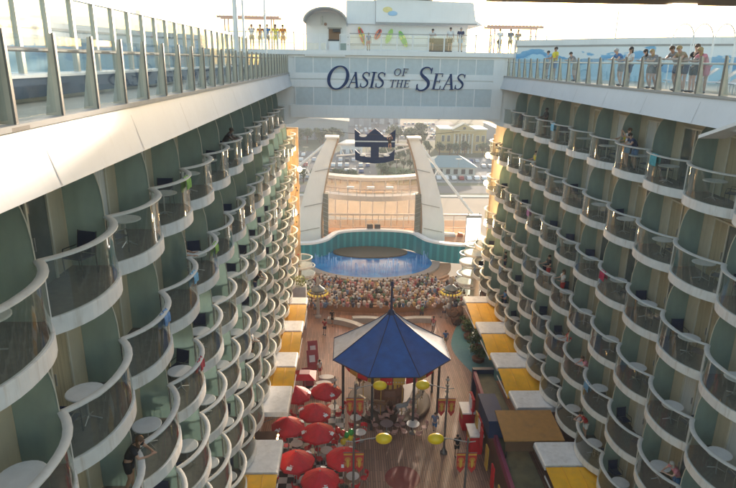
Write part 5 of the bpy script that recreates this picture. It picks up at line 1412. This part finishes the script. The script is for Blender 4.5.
# ---------------------------------------------------------------- shop fronts and awnings
def awning(kind, s, x_out, y0, y1, z, lab):
    r = empty('awning', (s*x_out, y0, z)); tag(r, lab, 'awning', f'shop awnings along the {"left" if s < 0 else "right"} side')
    L = y1-y0; W_ = XW-x_out
    if kind == 'w':
        b = MB(); b.prism([(0, 0), (s*W_, .0), (s*W_, .34), (s*.08, .34), (0, .26)], .02, L-.02, M_AWHITE, axis='y'); b.obj('panel', r)
        b = MB(); b.box(min(0, -s*.04), max(0, -s*.04), .05, L-.05, .05, .12, M_GREYTRIM); b.obj('drip_edge', r)
    else:
        b = MB(); n = 10; vs = []; fs = []
        for k in range(n+1):
            t = k/n; y = .02+t*(L-.04); zz = .30-.62*(1-t)**1.6
            vs += [(0, y, zz), (s*W_, y, zz), (s*W_, y, zz-.06), (0, y, zz-.06)]
        for k in range(n):
            for j in range(4): fs.append((4*k+j, 4*k+(j+1) % 4, 4*k+4+(j+1) % 4, 4*k+4+j))
        fs += [(0, 1, 2, 3), tuple(4*n+k for k in (3, 2, 1, 0))]
        b.add(vs, fs, M_YEL); b.obj('canopy', r, True)
        b = MB()
        for q in (.25, .5, .75, .98):
            b.tube([(s*W_*q, .02+t*(L-.04), .33-.62*(1-t)**1.6) for t in (0, .15, .3, .5, .75, 1)], .022, mat('awning_rib_ochre', (.80, .40, .02), .5), n=5)
        b.obj('rib', r)
        b = MB(); b.box(min(0, -s*.03), max(0, -s*.03), .05, L-.05, -.32, -.2, M_AWHITE); b.obj('edge_rail', r)
    b = MB()
    for y in (.3, L-.3): b.tube([(s*.3, y, .0 if kind == 'w' else -.1), (s*(W_-.15), y, -1.1)], .03, M_STEEL, n=5)
    b.obj('bracket', r)
WO = {'w': 'white', 'y': 'orange yellow'}
Lseq = [('y', 48.6, 50.3), ('w', 46.6, 48.5) , ('y', 44.9, 46.5), ('w', 43.3, 44.8)]
Lseq = [('w', 50.1, 51.6), ('y', 46.5, 50.0), ('w', 44.4, 46.4), ('y', 40.8, 44.3), ('w', 38.5, 40.7), ('y', 35.9, 38.4), ('w', 32.6, 35.8), ('w', 26.9, 29.8), ('y', 23.8, 26.8)]
Rseq = [('w', 50.5, 52), ('y', 46.3, 50.4), ('w', 44.0, 46.2), ('y', 40.7, 43.9), ('w', 38.3, 40.6), ('y', 35.2, 38.2), ('w', 33.0, 35.1), ('w', 27.3, 29.4), ('y', 23.6, 27.2)]
for s, seq, xo in ((-1, Lseq, 7.68), (1, Rseq, 7.05)):
    for i, (k, a, c) in enumerate(seq):
        awning(k, s, xo, a, c, 4.4, f'{WO[k]} shop awning on the {"left" if s < 0 else "right"} side, {ORD[i]} from the aft end')
def shops():
    for s in (-1, 1):
        r = empty('storefront', (s*10.2, 22, 0)); tag(r, f'dark timber and glass shop front under the {"left" if s < 0 else "right"} awnings', 'shop front')
        b = MB(); b.box(min(0, s*1.05), max(0, s*1.05), 0, 36, 0, 4.35, mat('shopfront_dark', (.09, .045, .03), .5)); b.obj('wall', r)
        for k in range(11):
            b = MB(); b.box(min(-s*.05, -s*.002), max(-s*.05, -s*.002), 1.0+3.25*k, 3.4+3.25*k, .6, 2.8, mat('shop_window', (.05, .045, .04), .1)); o = b.obj('window', r)
            f = MB()
            for (a, c, e, g) in ((.9, 1.0, .5, 2.9), (3.4, 3.5, .5, 2.9), (1.0, 3.4, .5, .6), (1.0, 3.4, 2.8, 2.9)): f.box(min(-s*.09, -s*.001), max(-s*.09, -s*.001), a+3.25*k, c+3.25*k, e, g, M_WOODR)
            f.obj('window_frame', o)
    r = empty('shop_marquee', (-8.35, 29.9, 0)); tag(r, 'open dark shop bay with warm round bulbs between the left white awnings', 'marquee')
    b = MB(); b.box(-1.8, 0, .1, 2.5, 3.2, 3.5, mat('marquee_brown', (.13, .06, .03), .5)); b.obj('fascia', r)
    b = MB()
    for k in range(7): b.ball((.06, .3+.33*k, 3.35), .06, .08, .08, M_BULB, 8, 5)
    b.obj('bulb_row', r)
    for yy in (.1, 2.35):
        b = MB(); b.box(-.12, 0, yy, yy+.15, 0, 3.2, M_RED); b.obj('side_post', r)
shops()
def right_store():
    r = empty('kiosk_building', (6.2, 27, 0)); tag(r, 'low kiosk with olive roof, magenta side beam and navy blue corner tower', 'kiosk')
    olive = mat('olive_roof', (.13, .11, .055), .7, var=.25, scale=1.5)
    b = MB(); b.prism([(-1.1, -5), (.9, -5), (.9, 12.6), (-.35, 12.6)], 3.3, 3.45, olive); b.obj('roof', r)
    b = MB(); b.prism([(-1.0, -5), (.9, -5), (.9, 12.5), (-.3, 12.5)], 0, 3.3, mat('kiosk_wall', (.16, .09, .06), .6)); b.obj('wall', r)
    b = MB(); b.add([(-1.30, -5, 3.2), (-1.08, -5, 3.2), (-1.08, -5, 3.7), (-1.30, -5, 3.7), (-.58, 12.6, 3.2), (-.36, 12.6, 3.2), (-.36, 12.6, 3.7), (-.58, 12.6, 3.7)], [(0, 1, 2, 3), (7, 6, 5, 4), (0, 4, 5, 1), (1, 5, 6, 2), (2, 6, 7, 3), (3, 7, 4, 0)], mat('magenta_beam', (.25, .03, .08), .5)); b.obj('side_beam', r)
    b = MB(); b.box(-.6, 1.0, 12.62, 13.0, 0, 3.8, M_NAVY2); b.obj('end_wall', r)
    b = MB(); b.box(-1.25, -.3, 4.6, 7.6, 3.46, 4.6, M_BLUEP); b.box(-1.35, -.2, 4.5, 7.7, 4.6, 4.75, M_BLUEP); b.obj('corner_tower', r)
    b = MB()
    for k in range(8): b.box(-1.28+.036*(k*2-6), -1.20+.036*(k*2-6), -3+1.9*k, -2.4+1.9*k, 1.0, 2.6, M_RED if k % 2 else M_GOLD)
    b.obj('side_posters', r)
    r = empty('brown_awning', (5.35, 29.55, 4.75)); tag(r, 'wide brown canvas awning between the olive kiosk roof and the balconies', 'awning')
    b = MB(); b.add([(0, 0, 0), (3.6, 0, 0), (3.6, 2.7, .3), (0.05, 2.7, .3), (0, 0, -.08), (3.6, 0, -.08), (3.6, 2.7, .22), (0.05, 2.7, .22)], [(0, 1, 2, 3), (7, 6, 5, 4), (0, 4, 5, 1), (2, 6, 7, 3), (0, 3, 7, 4), (1, 5, 6, 2)], M_BROWNAW); b.obj('canvas', r)
    b = MB(); b.box(.1, 3.5, -.02, .0, -.75, -.09, mat('awning_valance_dark', (.12, .06, .03), .6)); b.obj('valance', r)
    b = MB(); b.tube([(.2, .1, -1.3), (.2, .1, -.1)], .04, M_DARK); b.tube([(3.4, .1, -4.7), (3.4, .1, -.1)], .04, M_DARK); b.obj('pole', r)
    for i, y in enumerate((38.1, 35.3)):
        r = empty('vending_stall', (5.0, y, 0)); tag(r, f'red stall cabinet with white top beside the kiosk, {("far", "near")[i]} one of two', 'stall', 'red stall cabinets')
        b = MB(); b.box(-.42, .42, -.7, .7, .0, 1.4, M_RED); b.obj('cabinet', r)
        b = MB(); b.box(-.5, .5, -.78, .78, 1.402, 1.5, M_AWHITE); b.obj('top', r)
        b = MB(); b.box(-.45, -.423, -.5, .5, .8, 1.2, M_GOLD); b.obj('front_panel', r)
        b = MB(); b.box(.25, .42, -.6, .6, 1.502, 2.5, M_RED); b.box(.20, .248, -.5, .5, 1.65, 2.4, M_AWHITE); b.obj('back_board', r)
M_NAVY2 = mat('navy_wall', (.01, .015, .05), .5); M_BLUEP = mat('blue_parapet', (.010, .030, .10), .6)
right_store()
def photo_stands():
    rr = mat('red_poster', (.42, .03, .04), .5)
    for i, (x, y, h) in enumerate(((-6.3, 46.3, 1.7), (-6.35, 48.1, 1.7), (-6.5, 43.6, 1.5))):
        r = empty('display_stand', (x-.7, y, 0)); tag(r, f'red and white sloping display stand beside the left awnings, {("middle", "farthest", "nearest")[i]} of three', 'display', 'display stands by the left awnings')
        b = MB(); b.obox((0, 0, h/2+.2), (.9, .08, h), (R(-25), 0, .2), rr); b.obj('board', r)
        b = MB(); b.obox((0, -.06, h/2+.35), (.5, .08, h*.35), (R(-25), 0, .2), M_WHITE); b.obj('picture', r)
        b = MB(); b.box(-.45, .45, -.3, .3, 0, .25, M_DARK); b.obj('foot', r)
    for i, (x, y) in enumerate(((-5.9, 43.4), (-6.35, 42.4), (-5.7, 44.4))):
        b = MB(); b.lathe([(.55, .0), (.5, .45), (.55, .5)], M_AWHITE, n=14, sx=1.2, sy=.7); tag(b.obj('white_seat', None, True, (x, y, 0)), f'round white seat block by the left awnings, {("middle", "nearest", "farthest")[i]} of three', 'seat', 'white seat blocks by the left awnings')
photo_stands()
def leafball(b, c, rx, ry, rz, n, m, size, rnd):
    for _ in range(n):
        u = Vector((rnd.gauss(0, 1), rnd.gauss(0, 1), rnd.gauss(0, 1))).normalized()*(rnd.random()**.35)
        p = Vector(c)+Vector((u.x*rx, u.y*ry, u.z*rz)); a = Vector((rnd.gauss(0, 1), rnd.gauss(0, 1), rnd.gauss(0, 1))).normalized(); q = a.cross(Vector((.3, .2, 1))).normalized()
        s = size*rnd.uniform(.6, 1.3)
        b.add([p-a*s, p+q*s*.5, p+a*s, p-q*s*.5], [(0, 1, 2, 3)], m)
LEAF = mat_island('leaf_mix', [(.05, .11, .02), (.08, .15, .03), (.03, .07, .018), (.11, .16, .035), (.06, .11, .03)], .6)
def potted():
    rnd = random.Random(11)
    for i, (x, y, s) in enumerate(((8.1, 52.6, 1.1), (8.3, 50.2, 1.2), (8.0, 48.0, 1.0), (8.2, 54.4, .8))):
        r = empty('shrub', (x, y, 0)); tag(r, f'dark green shrub on the turquoise floor, {("second from the audience", "third from the audience", "nearest the kiosk", "nearest the audience")[i]}', 'shrub', 'shrubs on the turquoise floor')
        b = MB()
        for k in range(5): leafball(b, (rnd.uniform(-.5, .5)*s, rnd.uniform(-.6, .6)*s, .9*s+rnd.uniform(-.2, .4)), .5*s, .5*s, .45*s, 90, LEAF, .14, rnd)
        b.obj('foliage', r)
        b = MB(); b.tube([(0, 0, 0), (.05, 0, .9*s)], .08, M_WOODR); b.lathe([(.5, .0), (.6, .35), (.55, .4)], M_WOODR, n=12); b.obj('stem', r)
    r = empty('rock_feature', (7.4, 56.2, 0)); tag(r, 'brown rounded rock feature beside the right yellow awning near the audience', 'rock')
    b = MB(); rm = mat('brown_rock', (.12, .06, .035), .9, var=.3, scale=2, bump=.6)
    for k in range(7): b.ball((rnd.uniform(-.5, .5), rnd.uniform(-1.0, .8), .6+rnd.uniform(-.2, .7)), rnd.uniform(.35, .6), rnd.uniform(.4, .7), rnd.uniform(.4, .8), rm, 12, 9)
    b.v = [(x+rnd.uniform(-.06, .06), y+rnd.uniform(-.06, .06), z+rnd.uniform(-.06, .06)) for x, y, z in b.v]
    b.obj('boulders', r)
    r = empty('shrub', (-8.9, 55.5, 0)); tag(r, 'yellow green potted bush beside the left aft awning', 'shrub')
    b = MB(); leafball(b, (0, 0, 4.9), 1.0, .9, .6, 260, mat('lime_leaf', (.22, .26, .03), .6, var=.4), .14, rnd); b.obj('foliage', r)
    b = MB(); b.box(-.8, .8, -.7, .7, 0, 4.5, M_SLAB); b.obj('planter', r)
potted()

# ================================================================ ASHORE
def tree_protos():
    out = []
    for t in range(3):
        rnd = random.Random(20+t); r = empty('broadleaf_tree')
        b = MB(); b.tube([(0, 0, 0), (.1, 0, 1.6), (0, .1, 3)], .28, M_WOODR, n=6, r1=.14)
        for k in range(4):
            a = k*1.6+t; b.tube([(0, 0, 2.2), (1.2*math.cos(a), 1.2*math.sin(a), 3.8)], .12, M_WOODR, n=5, r1=.05)
        b.obj('trunk', r)
        b = MB()
        for k in range(9):
            a = rnd.uniform(0, 6.28); q = rnd.uniform(.3, 1.9); leafball(b, (q*math.cos(a), q*math.sin(a), 3.6+rnd.uniform(-.6, 1.6)), 1.3, 1.3, 1.0, 60, LEAF, .42, rnd)
        b.obj('crown', r); out.append(r)
    return out
TREES = tree_protos()
for t in range(3): first[f'tr{t}'] = True
def trees():
    rnd = random.Random(4); pts = []
    for k in range(16): pts.append((rnd.uniform(-60, -5), rnd.uniform(318, 336), 1.3, 'in the tree row before the grey warehouse'))
    for k in range(10): pts.append((34+rnd.uniform(-16, 6), rnd.uniform(322, 350), 1.5, 'left of the yellow terminal building'))
    for k, x in enumerate((36, 41, 46.5, 50, 53.5, 62.5, 66)): pts.append((x, 291+rnd.uniform(-1.5, 1.5), 1.1, 'right before the yellow terminal building'))
    for k in range(8): pts.append((rnd.uniform(10, 30), rnd.uniform(268, 290), 1.1, 'between the car park and the teal roofed hall'))
    for k in range(16): a = 6.28*k/16; pts.append((17+7.6*math.cos(a), 236+17*math.sin(a), .75, 'round the oval lawn'))
    for k in range(9): pts.append((-24+2.9*k+rnd.uniform(-.5, .5), 219.3, .8, 'along the quay road'))
    for k in range(9): pts.append((rnd.uniform(66, 95), rnd.uniform(285, 305), 1.2, 'right of the yellow terminal building'))
    for k in range(14): pts.append((rnd.uniform(-60, 130), rnd.uniform(475, 500), 1.8, 'on the far horizon'))
    for i, (x, y, s, w_) in enumerate(pts):
        t = i % 3; o = place(TREES[t], f'tr{t}', (x, y, -18), rnd.uniform(0, 6.28)); s *= rnd.uniform(.8, 1.2); o.scale = (s, s, s)
        tag(o, f'{("rounded", "spreading", "dense")[t]} green tree {w_}', 'tree', f'trees {w_}')
trees()
def cars():
    cols = [('white', (.75, .75, .74)), ('silver', (.5, .51, .53)), ('dark grey', (.06, .06, .07)), ('red', (.35, .03, .03)), ('blue', (.04, .08, .22))]
    gm = mat('car_window', (.02, .025, .03), .1); protos = []
    for nm, c in cols:
        m = mat('car_paint_'+nm.replace(' ', '_'), c, .3); r = empty('parked_car')
        b = MB(); b.prism([(-2.2, .3), (2.2, .3), (2.25, .75), (1.3, .92), (.7, 1.42), (-1.2, 1.45), (-2.0, .95), (-2.25, .85)], -.88, .88, m, axis='x'); b.obj('body', r)
        b = MB(); b.prism([(1.12, .97), (.66, 1.36), (-1.15, 1.38), (-1.8, .97)], -.9, .9, gm, axis='x'); b.obj('window', r)
        for sy in (-1.35, 1.4):
            for sx in (-.8, .8):
                b = MB(); b.tube([(sx-.1, sy, .33), (sx+.12, sy, .33)], .33, M_DARK, n=10); b.obj('wheel', r)
        protos.append(r); first['car'+nm] = True
    rnd = random.Random(9); slots = []
    for yy in (228.5, 242.5, 256.5, 270.5, 284.5):
        for xx in range(-36, 6, 3): slots.append((xx+1.5, yy, 'in the car park by the quay road'))
        for xx in range(30, 84, 3):
            if yy < 284 and not (27 < xx < 52 and 229 < yy < 262): slots.append((xx+1.5, yy, 'in the car park beside the teal roofed hall'))
    for yy in (360, 374, 388, 402, 420, 440):
        for xx in range(0, 60, 3): slots.append((xx+1.5, yy, 'in the far car park'))
    n = 0
    for x, y, w_ in slots:
        if rnd.random() < .42 or n > 210: continue
        k = rnd.choices(range(5), (5, 4, 2, 1, 1))[0]; n += 1
        o = place(protos[k], 'car'+cols[k][0], (x, y, -17.97), rnd.choice((0, math.pi)))
        tag(o, f'{cols[k][0]} car parked {w_}', 'car', f'{cols[k][0]} cars parked {w_}')
cars()
def buildings():
    gw = mat('warehouse_grey', (.36, .37, .38), .6, var=.06); gr = mat('warehouse_roof', (.30, .32, .34), .5); gd = mat('warehouse_door', (.24, .25, .27), .5)
    def warehouse(x0, x1, y0, y1, h, lab, m=gw, rf=gr, nb=6):
        r = empty('warehouse', ((x0+x1)/2, y0, -18)); L = (x1-x0)/2; tag(r, lab, 'warehouse')
        b = MB(); b.box(-L, L, 0, y1-y0, 0, h, m); b.obj('wall', r)
        b = MB(); b.prism([(-L-.6, h), (L+.6, h), (L*.5, h+1.6), (-L*.5, h+1.6)], -.5, y1-y0+.5, rf, axis='y'); b.obj('roof', r)
        for k in range(nb):
            x = -L+2*L*(k+.5)/nb; b = MB(); b.box(x-L/nb*.5, x+L/nb*.5, -.12, -.01, .1, h*.62, gd); b.obj('door', r)
    warehouse(-72, -4, 345, 385, 11, 'long grey warehouse beyond the tree row at the left')
    warehouse(-50, 12, 420, 460, 12, 'second grey warehouse on the horizon with dark door bays', nb=9)
    warehouse(14, 34, 440, 470, 12, 'small pale grey warehouse beyond the far car park', mat('warehouse_pale', (.55, .56, .57), .5), nb=3)
    warehouse(-8, 3, 290, 302, 4.2, 'low white building with pale blue door panels near the car park', M_WHITE, M_WHITE, 3)
    for k in range(5):
        r = empty('storage_tank', (-46+14*k, 470, -18)); tag(r, f'terracotta peaked shed on the far horizon, {ORD[k]} from the left', 'shed', 'terracotta sheds on the horizon')
        b = MB(); b.box(-5, 5, 0, 8, 0, 13, M_CREAMDK); b.obj('wall', r); r.name = 'shed'
        b = MB(); b.prism([(-5.5, 13), (5.5, 13), (0, 16.5)], -.4, 8.4, mat('terracotta_roof', (.40, .2, .12), .8), axis='y'); b.obj('roof', r)
    # teal roofed hall
    r = empty('teal_roofed_hall', (38.5, 236, -18)); tag(r, 'single storey hall with teal hipped roof before the yellow terminal', 'building')
    hw = mat('hall_wall', (.55, .55, .50), .6)
    b = MB(); b.box(-10, 9, 0, 18, 0, 3.6, hw); b.obj('wall', r)
    b = MB(); b.add([(-11, -1, 3.6), (10, -1, 3.6), (10, 19, 3.6), (-11, 19, 3.6), (-5, 9, 7.0), (4, 9, 7.0)], [(0, 1, 5, 4), (1, 2, 5), (2, 3, 4, 5), (3, 0, 4), (3, 2, 1, 0)], mat('teal_roof', (.17, .30, .32), .5)); b.obj('roof', r)
    for k in range(6):
        b = MB(); b.box(-9+3.1*k, -7.4+3.1*k, -.1, -.01, .8, 2.8, M_DARK); b.obj('window', r)
    # yellow terminal with pediment
    r = empty('yellow_terminal', (54.2, 300, -18)); tag(r, 'yellow terminal building with white columns and central pediment', 'building')
    ym = mat('terminal_yellow', (.60, .45, .20), .7); wm = mat('terminal_trim', (.72, .68, .58), .6)
    b = MB(); b.box(-11.8, 11.8, 0, 16, 0, 11.6, ym); b.box(-5.2, 5.2, -1.6, -.01, 9.8, 11.6, ym); b.obj('wall', r)
    b = MB(); b.prism([(-5.6, 11.62), (5.6, 11.62), (0, 14.6)], -2.0, 4, ym, axis='y'); b.obj('pediment', r)
    b = MB(); b.prism([(-6.0, 11.4), (6.0, 11.4), (6.0, 11.61), (-6.0, 11.61)], -2.1, -1.65, wm, axis='y'); b.add([(-6, -2.1, 11.7), (0, -2.1, 14.95), (6, -2.1, 11.7), (6, -2.1, 12.0), (0, -2.1, 15.3), (-6, -2.1, 12.0), (-6, 4.2, 11.7), (0, 4.2, 14.95), (6, 4.2, 11.7), (6, 4.2, 12.0), (0, 4.2, 15.3), (-6, 4.2, 12.0)], [(0, 1, 4, 5), (1, 2, 3, 4), (5, 4, 10, 11), (4, 3, 9, 10), (0, 6, 7, 1), (1, 7, 8, 2)], wm)
    b.box(-12.3, 12.3, -.3, 16.3, 11.8-.19, 12.3, wm) if False else None
    b.obj('cornice', r)
    b = MB(); b.box(-12.2, -5.3, -.35, 16.3, 11.62, 12.2, wm); b.box(5.3, 12.2, -.35, 16.3, 11.62, 12.2, wm); b.obj('parapet', r)
    for k in range(6):
        x = -4.6+1.84*k; b = MB(); b.lathe([(.5, 0), (.5, .4), (.36, .6), (.32, 9.0), (.5, 9.5), (.5, 9.79)], wm, c=(x, -1.1, 0), n=10); b.obj('column', r)
    for fx in (-10.2, -7.4, 7.4, 10.2, -2.8, 0, 2.8):
        for z in (1.2, 5.8):
            b = MB(); b.box(fx-.65, fx+.65, -.08, -.01, z, z+3.0, M_DARK); o = b.obj('window', r)
            b = MB()
            for (a, c, e, g) in ((-.85, -.66, 0, 3.2), (.66, .85, 0, 3.2), (-.65, .65, 3.01, 3.2), (-.05, .05, 0, 3)): b.box(fx+a, fx+c, -.16, -.085, z+e-.0, z+g, wm)
            b.obj('window_frame', o)
    b = MB(); b.ball((0, -2.12, 12.7), .7, .08, .7, M_DARK, 14, 8); b.obj('clock', r)
    warehouse(80, 140, 330, 370, 9, 'long grey warehouse right of the yellow terminal', nb=5)
buildings()
def light_masts():
    for i, (x, y) in enumerate(((14, 219.5), (38, 222.3), (4, 262), (-22, 250), (60, 262))):
        r = empty('street_lamp', (x, y, -18)); tag(r, f'tall thin street lamp {("beside the oval lawn", "by the road right of the lawn", "at the right edge of the car park", "in the left car park", "in the right car park")[i]}', 'street lamp', 'street lamps ashore')
        b = MB(); b.tube([(0, 0, 0), (0, 0, 9)], .13, M_STEEL, n=6, r1=.07); b.obj('pole', r)
        b = MB(); b.box(-1.2, 1.2, -.12, .12, 9, 9.15, M_STEEL); b.obj('lamp_head', r)
light_masts()
# even pale air, from the ship out past the last shed
hz = MB(); hz.box(-420, 420, -30, 620, -21.5, 36.5, M_WHITE)
ho = hz.obj('haze'); ho['kind'] = 'stuff'
hm = bpy.data.materials.new('haze_air'); hm.use_nodes = True; hn = hm.node_tree; hn.nodes.clear()
o_ = hn.nodes.new('ShaderNodeOutputMaterial'); v_ = hn.nodes.new('ShaderNodeVolumePrincipled'); v_.inputs['Color'].default_value = (.92, .94, 1, 1); v_.inputs['Density'].default_value = .0008
hn.links.new(v_.outputs[0], o_.inputs['Volume']); ho.data.materials.clear(); ho.data.materials.append(hm)
